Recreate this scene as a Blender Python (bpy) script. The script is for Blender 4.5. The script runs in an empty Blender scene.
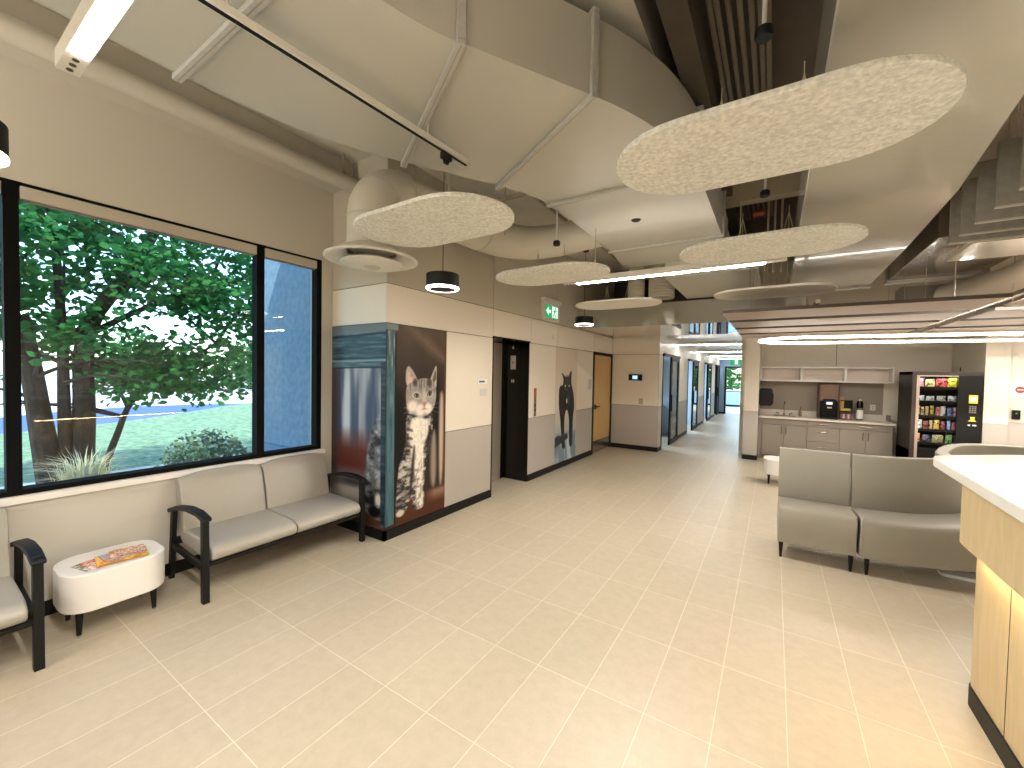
import bpy, bmesh, math, random
import numpy as np
from mathutils import Vector, Matrix
random.seed(7)
PI = math.pi
C = bpy.context.scene.collection
SC = bpy.context.scene

# ------------------------------------------------------------------ helpers
def lin(c):
    return tuple(((v/255)/12.92 if v/255 <= 0.04045 else ((v/255+0.055)/1.055)**2.4) for v in c[:3]) + (1,)

class MB:
    def __init__(s): s.v = []; s.f = []; s.m = []
    def add(s, vs, fs, m=0):
        o = len(s.v); s.v += [tuple(p) for p in vs]
        for f in fs: s.f.append([i+o for i in f]); s.m.append(m)
        return s
    def box(s, x0, x1, y0, y1, z0, z1, m=0):
        return s.add([(x0,y0,z0),(x1,y0,z0),(x1,y1,z0),(x0,y1,z0),(x0,y0,z1),(x1,y0,z1),(x1,y1,z1),(x0,y1,z1)],
              [(0,3,2,1),(4,5,6,7),(0,1,5,4),(1,2,6,5),(2,3,7,6),(3,0,4,7)], m)
    def obox(s, c, sx, sy, sz, rz=0, m=0):
        ca, sa = math.cos(rz), math.sin(rz); vs = []
        for dz in (0, sz):
            for dx, dy in ((-1,-1),(1,-1),(1,1),(-1,1)):
                x, y = dx*sx/2, dy*sy/2
                vs.append((c[0]+x*ca-y*sa, c[1]+x*sa+y*ca, c[2]+dz))
        return s.add(vs, [(0,3,2,1),(4,5,6,7),(0,1,5,4),(1,2,6,5),(2,3,7,6),(3,0,4,7)], m)
    def prism(s, poly, a0, a1, ax='z', m=0, mtop=None):
        # poly of 2D points; extruded along ax between a0 and a1
        n = len(poly)
        def P(p, a): return (p[0],p[1],a) if ax == 'z' else ((a,p[0],p[1]) if ax == 'x' else (p[0],a,p[1]))
        o = len(s.v)
        s.v += [P(p,a0) for p in poly] + [P(p,a1) for p in poly]
        fl = 1 if ax != 'y' else -1
        ar = sum(poly[i][0]*poly[(i+1)%n][1]-poly[(i+1)%n][0]*poly[i][1] for i in range(n))*fl*(1 if a1 > a0 else -1)
        def F(ix, mm):
            s.f.append([o+i for i in (ix if ar > 0 else ix[::-1])]); s.m.append(mm)
        F(list(range(n))[::-1], m); F([n+i for i in range(n)], m if mtop is None else mtop)
        for i in range(n): F([i,(i+1)%n,n+(i+1)%n,n+i], m)
        return s
    def tube(s, pts, r, n=12, m=0, caps=True):
        pts = [Vector(p) for p in pts]; rs = r if isinstance(r, (list,tuple)) else [r]*len(pts)
        o = len(s.v); up = None
        for i, p in enumerate(pts):
            d = (pts[min(i+1,len(pts)-1)]-pts[max(i-1,0)]).normalized()
            if up is None:
                up = Vector((0,0,1)) if abs(d.z) < .9 else Vector((1,0,0))
            a = d.cross(up); a.normalize(); b = a.cross(d); up = b
            for k in range(n):
                t = 2*PI*k/n
                s.v.append(tuple(p + a*math.cos(t)*rs[i] + b*math.sin(t)*rs[i]))
        for i in range(len(pts)-1):
            for k in range(n):
                k2 = (k+1) % n
                s.f.append([o+i*n+k2, o+i*n+k, o+(i+1)*n+k, o+(i+1)*n+k2]); s.m.append(m)
        if caps:
            s.f.append([o+k for k in range(n)]); s.m.append(m)
            s.f.append([o+(len(pts)-1)*n+k for k in range(n)][::-1]); s.m.append(m)
        return s
    def lathe(s, prof, c=(0,0,0), n=40, m=0, ms=None):
        o = len(s.v); k = len(prof)
        for j in range(n):
            t = 2*PI*j/n
            for r, z in prof: s.v.append((c[0]+r*math.cos(t), c[1]+r*math.sin(t), c[2]+z))
        for j in range(n):
            j2 = (j+1) % n
            for i in range(k-1):
                s.f.append([o+j*k+i, o+j2*k+i, o+j2*k+i+1, o+j*k+i+1]); s.m.append(ms[i] if ms else m)
        return s
    def torus_stadium(s, path, r, n=10, m=0):
        # closed tube
        pts = [Vector(p) for p in path]; N = len(pts); o = len(s.v)
        for i, p in enumerate(pts):
            d = (pts[(i+1)%N]-pts[i-1]).normalized(); b = Vector((0,0,1)); a = d.cross(b).normalized()
            for k in range(n):
                t = 2*PI*k/n; s.v.append(tuple(p+a*math.cos(t)*r+b*math.sin(t)*r))
        for i in range(N):
            i2 = (i+1) % N
            for k in range(n):
                k2 = (k+1) % n
                s.f.append([o+i*n+k2,o+i*n+k,o+i2*n+k,o+i2*n+k2]); s.m.append(m)
        return s
    def build(s, name, mats, parent=None, bevel=0, seg=3, smooth=True, ang=0.6, fix=False):
        me = bpy.data.meshes.new(name); me.from_pydata(s.v, [], s.f); me.update()
        if not isinstance(mats, (list,tuple)): mats = [mats]
        for mt in mats: me.materials.append(mt)
        me.polygons.foreach_set('material_index', s.m)
        if fix:
            b = bmesh.new(); b.from_mesh(me); bmesh.ops.remove_doubles(b, verts=b.verts, dist=1e-5)
            bmesh.ops.recalc_face_normals(b, faces=b.faces); b.to_mesh(me); b.free()
        o = bpy.data.objects.new(name, me); C.objects.link(o)
        if smooth:
            me.polygons.foreach_set('use_smooth', [True]*len(me.polygons))
            if not bevel: me.set_sharp_from_angle(angle=ang)
        if bevel:
            md = o.modifiers.new('bevel','BEVEL'); md.width = bevel; md.segments = seg; md.limit_method = 'ANGLE'
            md.angle_limit = 0.6; md.harden_normals = True
        if parent is not None:
            o.parent = parent; o.matrix_parent_inverse = parent.matrix_world.inverted() if False else Matrix.Translation(-parent.location)
        return o

def thing(name, label, cat, loc=(0,0,0), group=None):
    o = bpy.data.objects.new(name, None); C.objects.link(o); o.location = loc; o.empty_display_size = .1
    return tag(o, label, cat, group)
def tag(o, label, cat, group=None):
    o['label'] = label; o['category'] = cat
    if group: o['group'] = group
    return o
def struct(o, label=None, cat=None):
    o['kind'] = 'structure'
    if label: o['label'] = label
    if cat: o['category'] = cat
    return o
def dup(root, delta, label=None, group=None):
    r = root.copy(); C.objects.link(r); r.location = Vector(root.location)+Vector(delta)
    if label: r['label'] = label
    if group: r['group'] = group
    for ch in list(root.children):
        c = ch.copy(); C.objects.link(c); c.parent = r; c.matrix_parent_inverse = ch.matrix_parent_inverse.copy()
        for g in ch.children:
            d = g.copy(); C.objects.link(d); d.parent = c; d.matrix_parent_inverse = g.matrix_parent_inverse.copy()
    return r

def catm(p, n=4):
    p = [Vector(q) for q in p]; out = []
    for i in range(len(p)-1):
        a, b, c, d = p[max(i-1,0)], p[i], p[i+1], p[min(i+2,len(p)-1)]
        for k in range(n):
            s = k/n; out.append(.5*((2*b)+(c-a)*s+(2*a-5*b+4*c-d)*s*s+(3*b-a-3*c+d)*s**3))
    return out+[p[-1]]
def stadium(cx, cy, L, W, n=14):
    r = W/2; p = []
    for k in range(n+1):
        t = -PI/2+PI*k/n; p.append((cx+L/2-r+r*math.cos(t), cy+r*math.sin(t)))
    for k in range(n+1):
        t = PI/2+PI*k/n; p.append((cx-L/2+r+r*math.cos(t), cy+r*math.sin(t)))
    return p
def rrect(x0, x1, y0, y1, r, n=8):
    p = []
    for cx, cy, a in ((x1-r,y0+r,-PI/2),(x1-r,y1-r,0),(x0+r,y1-r,PI/2),(x0+r,y0+r,PI)):
        for k in range(n+1):
            t = a+PI/2*k/n; p.append((cx+r*math.cos(t), cy+r*math.sin(t)))
    return p

# ------------------------------------------------------------------ materials
def mat(name, rgb, rough=.5, metal=0, noise=0, nscale=20, bump=0, bscale=40, spec=.5, emit=None, estr=0, coat=0, srgb=True):
    m = bpy.data.materials.new(name); m.use_nodes = True; nt = m.node_tree; b = nt.nodes['Principled BSDF']
    col = lin(rgb) if srgb else tuple(rgb)+(1,)
    b.inputs['Base Color'].default_value = col; b.inputs['Roughness'].default_value = rough; b.inputs['Metallic'].default_value = metal
    b.inputs['Specular IOR Level'].default_value = spec; b.inputs['Coat Weight'].default_value = coat
    if emit: b.inputs['Emission Color'].default_value = lin(emit); b.inputs['Emission Strength'].default_value = estr
    if noise or bump: tc = nt.nodes.new('ShaderNodeTexCoord')
    if noise:
        n = nt.nodes.new('ShaderNodeTexNoise'); n.inputs['Scale'].default_value = nscale; n.inputs['Detail'].default_value = 5
        nt.links.new(tc.outputs['Object'], n.inputs['Vector'])
        r = nt.nodes.new('ShaderNodeMapRange'); r.inputs['From Min'].default_value = .3; r.inputs['From Max'].default_value = .7
        r.inputs['To Min'].default_value = 1-noise; r.inputs['To Max'].default_value = 1+noise
        nt.links.new(n.outputs['Fac'], r.inputs['Value'])
        mx = nt.nodes.new('ShaderNodeMix'); mx.data_type = 'RGBA'; mx.blend_type = 'MULTIPLY'; mx.inputs['Factor'].default_value = 1
        mx.inputs['A'].default_value = col; nt.links.new(r.outputs['Result'], mx.inputs['B']); nt.links.new(mx.outputs['Result'], b.inputs['Base Color'])
    if bump:
        n2 = nt.nodes.new('ShaderNodeTexNoise'); n2.inputs['Scale'].default_value = bscale; n2.inputs['Detail'].default_value = 3
        nt.links.new(tc.outputs['Object'], n2.inputs['Vector'])
        bp = nt.nodes.new('ShaderNodeBump'); bp.inputs['Strength'].default_value = bump; bp.inputs['Distance'].default_value = .02
        nt.links.new(n2.outputs['Fac'], bp.inputs['Height']); nt.links.new(bp.outputs['Normal'], b.inputs['Normal'])
    return m
def emat(name, rgb, s):
    m = bpy.data.materials.new(name); m.use_nodes = True; nt = m.node_tree; nt.nodes.remove(nt.nodes['Principled BSDF'])
    e = nt.nodes.new('ShaderNodeEmission'); e.inputs['Color'].default_value = rgb+(1,); e.inputs['Strength'].default_value = s
    nt.links.new(e.outputs[0], nt.nodes['Material Output'].inputs[0]); return m
def glass(name, tint, refl=1.0, ior=1.5):
    m = bpy.data.materials.new(name); m.use_nodes = True; nt = m.node_tree; nt.nodes.remove(nt.nodes['Principled BSDF'])
    t = nt.nodes.new('ShaderNodeBsdfTransparent'); t.inputs['Color'].default_value = tint+(1,)
    g = nt.nodes.new('ShaderNodeBsdfGlossy'); g.inputs['Roughness'].default_value = .0; g.inputs['Color'].default_value = (refl,refl,refl,1)
    fr = nt.nodes.new('ShaderNodeFresnel'); fr.inputs['IOR'].default_value = ior
    mx = nt.nodes.new('ShaderNodeMixShader')
    nt.links.new(fr.outputs[0], mx.inputs[0]); nt.links.new(t.outputs[0], mx.inputs[1]); nt.links.new(g.outputs[0], mx.inputs[2])
    nt.links.new(mx.outputs[0], nt.nodes['Material Output'].inputs[0]); return m
def vcmat(name, rough=.35):
    m = bpy.data.materials.new(name); m.use_nodes = True; nt = m.node_tree; b = nt.nodes['Principled BSDF']
    a = nt.nodes.new('ShaderNodeVertexColor'); a.layer_name = 'print'; nt.links.new(a.outputs['Color'], b.inputs['Base Color'])
    b.inputs['Roughness'].default_value = rough; b.inputs['Specular IOR Level'].default_value = .22; return m
def woodmat(name, rgb, dark=.82, sc=(3,3,.6), rough=.4):
    m = bpy.data.materials.new(name); m.use_nodes = True; nt = m.node_tree; b = nt.nodes['Principled BSDF']
    tc = nt.nodes.new('ShaderNodeTexCoord'); mp = nt.nodes.new('ShaderNodeMapping'); mp.inputs['Scale'].default_value = sc
    n = nt.nodes.new('ShaderNodeTexNoise'); n.inputs['Scale'].default_value = 9; n.inputs['Detail'].default_value = 6; n.inputs['Distortion'].default_value = .6
    nt.links.new(tc.outputs['Object'], mp.inputs['Vector']); nt.links.new(mp.outputs[0], n.inputs['Vector'])
    cr = nt.nodes.new('ShaderNodeValToRGB'); c = lin(rgb)
    cr.color_ramp.elements[0].position = .35; cr.color_ramp.elements[0].color = (c[0]*dark,c[1]*dark,c[2]*dark*.95,1)
    cr.color_ramp.elements[1].position = .65; cr.color_ramp.elements[1].color = c
    nt.links.new(n.outputs['Fac'], cr.inputs[0]); nt.links.new(cr.outputs[0], b.inputs['Base Color']); b.inputs['Roughness'].default_value = rough
    return m
def feltmat(name, rgb, amt=.16, scale=28):
    m = mat(name, rgb, .95, noise=amt, nscale=scale, bump=.25, bscale=120, spec=.1); return m

M = {}
M['wall'] = mat('wall_paint', (196,190,178), .6)
M['wallup'] = mat('wall_paint_beige', (186,178,162), .6, noise=.02, nscale=3)
M['cream'] = mat('cream_laminate', (222,212,196), .42)
M['greige'] = mat('greige_laminate', (172,164,155), .45)
M['seam'] = mat('panel_seam', (60,52,44), .8)
M['black'] = mat('black_rubber', (9,9,9), .5, spec=.3)
M['blackmetal'] = mat('black_metal', (11,11,11), .5, spec=.3)
M['blackgloss'] = mat('black_gloss', (8,8,9), .15)
M['white'] = mat('white_laminate', (232,228,222), .35)
M['whitemetal'] = mat('white_metal', (215,210,200), .35)
M['duct'] = mat('painted_duct', (190,186,175), .38, noise=.03, nscale=1.5, bump=.04, bscale=3)
M['ductgloss'] = mat('glossy_duct_wrap', (196,191,178), .14, noise=.03, nscale=2, bump=.16, bscale=6, coat=.5)
M['ductwrap'] = mat('wrapped_round_duct', (200,192,176), .5, bump=.2, bscale=9)
M['flange'] = mat('duct_flange', (186,184,178), .4, metal=.1, noise=.06, nscale=30)
M['deck'] = mat('painted_deck', (206,201,188), .8, noise=.05, nscale=6)
M['deckdark'] = mat('shaded_deck', (78,70,58), .85, noise=.08, nscale=6)  # darker copy of the deck; shade of the dim gap in its colour
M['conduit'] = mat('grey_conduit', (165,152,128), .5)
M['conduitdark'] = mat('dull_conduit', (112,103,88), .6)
M['felt'] = feltmat('white_felt', (222,221,214), .2, 55)
M['smoothpanel'] = mat('smooth_white_panel', (232,228,220), .7)
M['feltgrey'] = feltmat('grey_felt', (140,136,128), .1, 20)
M['vinyl'] = mat('greige_vinyl', (160,155,144), .38, noise=.015, nscale=8, bump=.03, bscale=300)
M['vinyl2'] = mat('taupe_vinyl', (146,141,129), .4, noise=.015, nscale=8, bump=.03, bscale=300)
M['shade'] = mat('shade_fabric', (186,178,164), .8)
M['steel'] = mat('brushed_steel', (165,156,144), .26, metal=.9, noise=.05, nscale=40)
M['chrome'] = mat('chrome', (200,200,200), .12, metal=1)
M['maple'] = woodmat('maple_veneer', (208,184,142), .88, (2.2,2.2,.35))
M['doorwood'] = woodmat('door_oak', (196,160,104), .93, (5,5,.3))
M['quartz'] = mat('white_quartz', (236,232,224), .25, noise=.02, nscale=6)
M['plank'] = mat('pale_ceiling_plank', (172,154,138), .5, noise=.03, nscale=5)
M['cab'] = mat('taupe_cabinet', (126,116,104), .45)
M['counter'] = mat('kitchen_counter', (214,204,192), .3)
M['splash'] = mat('taupe_backsplash', (150,137,124), .5)
M['frame'] = mat('frame_black', (5,5,6), .75, spec=.15)
M['glass'] = glass('window_glass', (.80,.95,.98), 1.0, 1.5)
M['clear'] = glass('clear_glass', (.92,.95,.95), .6, 1.35)
M['teal'] = glass('teal_door_glass', (.5,.75,.78), 1.0, 1.6)
M['led'] = emat('led_diffuser', (1,.94,.85), 38)
M['ledup'] = emat('led_uplight', (1,.94,.85), 14)
M['ledglint'] = emat('glint_led', (1,.9,.76), 9)
M['packet'] = [mat('packet_red', (150,84,78), .5), mat('packet_white', (200,186,176), .5)]
M['ledring'] = emat('ring_led', (1,.93,.82), 11)
M['ledcor'] = emat('corridor_led', (1,.97,.93), 34)
M['ledpend'] = emat('pendant_led', (1,.94,.84), 7)
M['ledstrip'] = emat('warm_led_strip', (1,.78,.45), 42)
M['green'] = mat('exit_green', (20,150,90), .5, emit=(20,160,95), estr=.55)
M['exitwhite'] = mat('exit_white', (235,240,238), .5, emit=(225,245,240), estr=.6)
M['bluewall'] = mat('corridor_blue_paint', (120,150,178), .55)
M['holedark'] = mat('seam_dark', (70,64,56), .8)
M['red'] = mat('red_plastic', (205,45,38), .5)

# floor tiles
def floormat():
    m = bpy.data.materials.new('floor_tile'); m.use_nodes = True; nt = m.node_tree; b = nt.nodes['Principled BSDF']
    g = nt.nodes.new('ShaderNodeNewGeometry'); mp = nt.nodes.new('ShaderNodeMapping'); mp.inputs['Location'].default_value = (3.25+.3048*40, -.857+.6096*40, 0)
    br = nt.nodes.new('ShaderNodeTexBrick'); br.offset = 0; br.squash = 1
    br.inputs['Scale'].default_value = 1; br.inputs['Brick Width'].default_value = .3048; br.inputs['Row Height'].default_value = .6096
    br.inputs['Mortar Size'].default_value = .0022; br.inputs['Mortar Smooth'].default_value = .2
    br.inputs['Color1'].default_value = lin((182,170,149)); br.inputs['Color2'].default_value = lin((187,175,154)); br.inputs['Mortar'].default_value = lin((216,206,186))
    nt.links.new(g.outputs['Position'], mp.inputs['Vector']); nt.links.new(mp.outputs[0], br.inputs['Vector'])
    n = nt.nodes.new('ShaderNodeTexNoise'); n.inputs['Scale'].default_value = 14; n.inputs['Detail'].default_value = 8; n.inputs['Roughness'].default_value = .65
    nt.links.new(g.outputs['Position'], n.inputs['Vector'])
    r = nt.nodes.new('ShaderNodeMapRange'); r.inputs['From Min'].default_value = .3; r.inputs['From Max'].default_value = .7; r.inputs['To Min'].default_value = .93; r.inputs['To Max'].default_value = 1.06
    nt.links.new(n.outputs['Fac'], r.inputs['Value'])
    mx = nt.nodes.new('ShaderNodeMix'); mx.data_type = 'RGBA'; mx.blend_type = 'MULTIPLY'; mx.inputs['Factor'].default_value = 1
    nt.links.new(br.outputs['Color'], mx.inputs['A']); nt.links.new(r.outputs['Result'], mx.inputs['B']); nt.links.new(mx.outputs['Result'], b.inputs['Base Color'])
    b.inputs['Roughness'].default_value = .36; b.inputs['Specular IOR Level'].default_value = .4
    bp = nt.nodes.new('ShaderNodeBump'); bp.inputs['Strength'].default_value = .06; bp.inputs['Distance'].default_value = .01
    nt.links.new(n.outputs['Fac'], bp.inputs['Height']); nt.links.new(bp.outputs['Normal'], b.inputs['Normal'])
    return m
M['floor'] = floormat()

# ------------------------------------------------------------------ key dimensions
XW = -4.135      # window wall
XE = -3.245      # elevator wall
YC = 2.724       # side of the elevator block
YF = 9.42        # wall facing the camera
XCL = -2.17      # corridor left wall
YK = 9.8         # column / kitchen front plane
ZD = 4.25        # deck
XR, YB = 6.0, -4.2

# ------------------------------------------------------------------ shell
struct(MB().box(-9, XR+.2, YB-.2, 27.5, -.12, 0).build('floor', M['floor']))
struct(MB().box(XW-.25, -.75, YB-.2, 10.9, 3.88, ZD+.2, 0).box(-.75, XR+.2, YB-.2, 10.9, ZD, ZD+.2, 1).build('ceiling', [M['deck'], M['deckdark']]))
w = MB()
w.box(XW-.22, XW, YB, 2.60, 0, .85).box(XW-.22, XW, YB, 2.60, 2.89, ZD).box(XW-.22, XW, 2.60, YC+.2, 0, ZD).box(XW-.22, XW, YB, -3.2, .85, 2.89)
struct(w.build('wall_left', M['wall']))
# soffit beam along the top of the window wall
struct(MB().box(XW, -3.79, YB, YC, 3.645, ZD).build('trim_1', M['wall']))
struct(MB().box(XW-.02, XW+.035, -3.2, 2.63, .80, .845).build('trim_2', M['white'], bevel=.006))
struct(MB().box(XW, XW+.008, -3.2, 2.63, .755, .80).build('trim_3', M['wall']))
struct(MB().box(XW, XW+.014, YB, YC, 0, .10).build('baseboard_left', M['black']))

# elevator block: recessed core with panels in front (panels are the wall's own cladding)
def panel_wall(name, rects, ax, pos, thick, mats):
    b = MB()
    for (a0, a1, z0, z1, mi) in rects:
        g = .004
        if ax == 'x': b.box(pos-thick, pos, a0+g, a1-g, z0+g, z1-g, mi)
        else: b.box(a0+g, a1-g, pos, pos+thick, z0+g, z1-g, mi)
    return struct(b.build(name, mats, smooth=False))
EL0, EL1, ELZ = 4.54, 5.53, 2.215
core = MB()
core.box(XW, XE-.012, YC+.012, EL0-.001, 0, ZD).box(XW, XE-.012, EL1+.001, 8.2, 0, ZD).box(XW, XE-.012, EL0, EL1, ELZ, ZD).box(XW, XE-.5, EL0, EL1, 0, ELZ)
core.box(XW, XE-.012, 8.2, 9.44, 2.2, ZD).box(XW, XE-.06, 8.2, 9.44, 0, 2.2)
struct(core.build('wall_core', M['seam'], smooth=False))
cl = [M['cream'], M['greige'], M['wallup']]
rects = []
for a0, a1 in ((YC,3.607),(3.607,EL0),(EL1,6.47),(6.47,7.385),(7.385,8.215)):
    rects += [(a0,a1,.1,1.0,1),(a0,a1,1.0,2.19,0)]
for a0, a1 in ((YC,EL0),(EL0,5.58),(5.58,6.5),(6.5,8.23),(8.23,YF)):
    rects.append((a0,a1,2.21 if a0 >= EL0-.01 and a1 < 5.6 else 2.19,2.585,0))
for a0, a1 in ((YC,EL0),(EL0,6.5),(6.5,YF)):
    rects.append((a0,a1,2.585,ZD,2))
panel_wall('wall_elevator', rects, 'x', XE, .014, cl)
panel_wall('wall_side', [(XW,XE-.001,.1,2.19,0),(XW,XE-.001,2.19,2.585,0),(XW,XE-.001,2.585,3.65,2),(XW,XE-.001,3.65,ZD,2)], 'y', YC, .014, cl)
bb = MB().box(XE-.02, XE+.012, YC-.012, EL0, 0, .10).box(XE-.02, XE+.012, EL1, 8.215, 0, .10)
struct(bb.build('baseboard_elevator', M['black']))
struct(MB().box(XW, XE+.012, YC-.012, YC+.02, 0, .10).build('baseboard_side', M['black']))
# wall facing the camera and corridor left corner
panel_wall('wall_far', [(XE,XCL,.1,1.02,1),(XE,XCL,1.02,2.19,0),(XE,XCL,2.19,2.64,0)], 'y', YF, .014, cl)
struct(MB().box(XE, XCL-.001, YF+.012, YF+.3, 0, ZD).build('wall_far_core', M['seam']))
struct(MB().box(XE+.02, XCL+.012, YF-.012, YF+.02, 0, .10).build('baseboard_far', M['black']))

# ------------------------------------------------------------------ window
wf = MB()
for y0, y1 in ((-3.2,-3.12),(-1.02,-.94),(.435,.502),(1.945,2.012),(2.545,2.60)):
    wf.box(XW-.10, XW-.005, y0, y1, .845, 2.89)
wf.box(XW-.13, XW-.008, -3.2, 2.60, 2.865, 2.89).box(XW-.13, XW-.008, -3.2, 2.60, .845, .885)
win = struct(wf.build('window_1', M['frame']))
gl = MB()
for y0, y1 in ((-3.12,-1.02),(-.94,.435),(.502,1.945),(2.012,2.545)):
    gl.add([(XW-.07,y0,.885),(XW-.07,y1,.885),(XW-.07,y1,2.865),(XW-.07,y0,2.865)], [(0,1,2,3)])
gl.build('window_pane', M['glass'], win, smooth=False)
for i, (y0, y1, lb) in enumerate(((-.935,.43,'beige roller shade cassette above the window pane at the far left edge'),(.507,1.94,'long beige roller shade cassette across the top of the big tree window'),(2.017,2.54,'short beige roller shade cassette above the narrow blue pane'))):
    t = thing('roller_shade', lb, 'roller shade', (XW, y0, 2.79), 'roller shade cassettes')
    MB().box(XW-.06, XW+.004, y0, y1, 2.785, 2.866).build('cassette', M['shade'], t, bevel=.004)
    MB().box(XW-.05, XW-.015, y0+.01, y1-.01, 2.775, 2.79).build('hem_bar', M['cab'], t)

# ------------------------------------------------------------------ elevator
t = thing('elevator_door', 'brushed steel elevator door deep in the black recess', 'elevator door', (XE-.45,(EL0+EL1)/2,0))
MB().box(XE-.48, XE-.45, EL0+.02, EL1-.06, .0, ELZ-.03).build('door_panel', mat('elevator_steel', (176,164,148), .42, metal=.55, noise=.04, nscale=30), t)
MB().box(XE-.452, XE-.447, 5.02, 5.03, .0, ELZ-.03).build('door_gap', M['black'], t)
lin_ = MB().box(XE-.5, XE+.004, EL1-.022, EL1, 0, ELZ).box(XE-.5, XE+.004, EL0, EL0+.018, 0, ELZ).box(XE-.5, XE+.004, EL0, EL1, ELZ-.02, ELZ).box(XE-.49, XE-.44, EL1-.1, EL1, 0, ELZ)
struct(lin_.build('trim_4', M['blackgloss']))
fy = EL1-.022
t = thing('elevator_plaque', 'pale floor plaque on the black elevator jamb', 'sign', (XE-.28,fy,1.88))
MB().box(XE-.33, XE-.235, fy-.006, fy, 1.77, 1.99).build('plate', M['shade'], t)
MB().prism([(-.2825+.016*math.cos(k*PI/8)+XE+.0,1.88+.016*math.sin(k*PI/8)) for k in range(16)], fy-.009, fy-.006, 'y').build('button', M['cab'], t)
o = MB().prism([(0,0),(.045,0),(.022,.05)], fy-.004, fy, 'y').build('arrow_sign', M['whitemetal']); o.location = (XE-.31,0,2.10); tag(o, 'tiny white triangle marker high on the black elevator jamb', 'sign')
# floor-number style marker made of three small bars
o = MB().box(0,.012,fy-.004,fy,0,.05).box(.036,.048,fy-.004,fy,0,.05).box(0,.048,fy-.004,fy,.02,.03).build('letter_sign', M['whitemetal']); o.location = (XE-.31,0,1.56); tag(o, 'small white letter H on the black elevator jamb', 'sign')

# call station strip and notices
t = thing('call_station', 'slim grey and red elevator call strip beside the elevator', 'call station', (XE,5.735,1.0))
MB().box(XE, XE+.01, 5.70, 5.765, 1.02, 1.33).build('plate', M['steel'], t)
MB().box(XE, XE+.012, 5.70, 5.765, 1.33, 1.475).build('red_panel', mat('dull_red', (165,70,58), .5), t)
for z in (1.12,1.2): MB().tube([(XE+.009,5.732,z),(XE+.016,5.732,z)], .014, 14).build('button', M['blackmetal'], t)
o = MB().box(XE, XE+.006, 4.21, 4.42, 1.565, 1.625).build('wall_notice', M['white']); tag(o, 'small white wall plate left of the elevator with a blue strip', 'sign')
MB().box(XE+.006, XE+.0075, 4.24, 4.36, 1.58, 1.605).build('blue_strip', mat('notice_blue', (70,95,150), .5), o)
o = MB().box(XE, XE+.004, 4.27, 4.42, 1.40, 1.50).build('wall_notice', mat('pale_notice', (205,200,196), .5)); tag(o, 'pale grey plate under the blue strip plate by the elevator', 'sign')
o = MB().box(XE, XE+.004, 7.96, 8.15, 1.40, 1.62).build('door_notice', mat('pale_notice2', (196,190,184), .5)); tag(o, 'pale room plate on the wall left of the wooden door', 'sign')
nl = MB()
for k in range(4): nl.box(XE+.004, XE+.005, 7.985, 8.125, 1.43+k*.045, 1.445+k*.045)
nl.build('print_lines', M['greige'], o)
o = MB().lathe([(0,.03),(.03,.028),(.045,0)], n=20).build('fire_horn', M['cream']); tag(o, 'small round cream detector on the band above the black cat mural', 'detector'); o.rotation_euler = (0,PI/2,0); o.location = (XE,6.33,2.36)

# wooden door
d = struct(MB().box(XE-.05, XE+.014, 8.215, 8.275, 0, 2.2).box(XE-.05, XE+.014, 9.35, 9.41, 0, 2.2).box(XE-.05, XE+.014, 8.215, 9.41, 2.14, 2.2).build('trim_5', M['blackmetal']))
d = struct(MB().box(XE-.045, XE-.005, 8.28, 9.345, .01, 2.135).build('door_1', M['doorwood']))
MB().box(XE-.006, XE-.002, 8.285, 9.34, .015, .27).build('kick_plate', M['steel'], d)
MB().box(XE-.005, XE+.01, 8.35, 8.41, .96, 1.06).tube([(XE+.01,8.38,1.02),(XE+.05,8.38,1.02),(XE+.055,8.40,1.02),(XE+.055,8.52,1.02)], .011, 10).build('handle', M['blackmetal'], d)
hb = MB()
for z in (.25,1.05,1.85): hb.box(XE-.004, XE+.008, 9.325, 9.36, z, z+.12)
hb.build('hinge', M['blackmetal'], d)

# things on the far wall
t = thing('wall_screen', 'black wall screen with a glowing display on the wall facing the room', 'screen', (-2.68,YF,1.66))
MB().box(-2.84, -2.53, YF-.03, YF, 1.59, 1.735).build('housing', M['blackgloss'], t, bevel=.005)
MB().box(-2.745, -2.635, YF-.033, YF-.029, 1.625, 1.705).build('display', mat('blue_display', (150,190,230), .3, emit=(150,200,250), estr=.9), t)
t = thing('wall_switch', 'beige switch plate just above the grey panel on the wall facing the room', 'switch', (-2.55,YF,1.12))
MB().box(-2.60, -2.50, YF-.008, YF, 1.05, 1.19).build('plate', M['shade'], t, bevel=.003)
MB().box(-2.57, -2.53, YF-.013, YF-.007, 1.085, 1.155).build('rocker', M['wallup'], t)

# exit sign on the elevator wall: arrow and running figure
t = thing('exit_sign', 'green exit sign with white arrow and running figure on the elevator wall', 'exit sign', (XE,6.16,2.6))
MB().box(XE, XE+.05, 5.88, 6.46, 2.60, 2.93).box(XE, XE+.075, 5.86, 6.48, 2.90, 2.965).build('housing', M['whitemetal'], t, bevel=.006)
fx = XE+.051
MB().box(fx, fx+.004, 5.935, 6.40, 2.655, 2.86).build('face', M['green'], t)
gx = fx+.0042
a = MB()
a.prism([(5.955,2.757),(6.045,2.83),(6.045,2.78),(6.12,2.78),(6.12,2.735),(6.045,2.735),(6.045,2.685)], gx, gx+.003, 'x')
a.build('arrow', M['exitwhite'], t)
MB().box(gx, gx+.003, 6.17, 6.37, 2.665, 2.85).build('doorway', M['exitwhite'], t)
hx = gx+.0032
m_ = MB()
m_.prism([(6.272+.02*math.cos(k*PI/5),2.825+.02*math.sin(k*PI/5)) for k in range(10)], hx, hx+.002, 'x')
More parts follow.
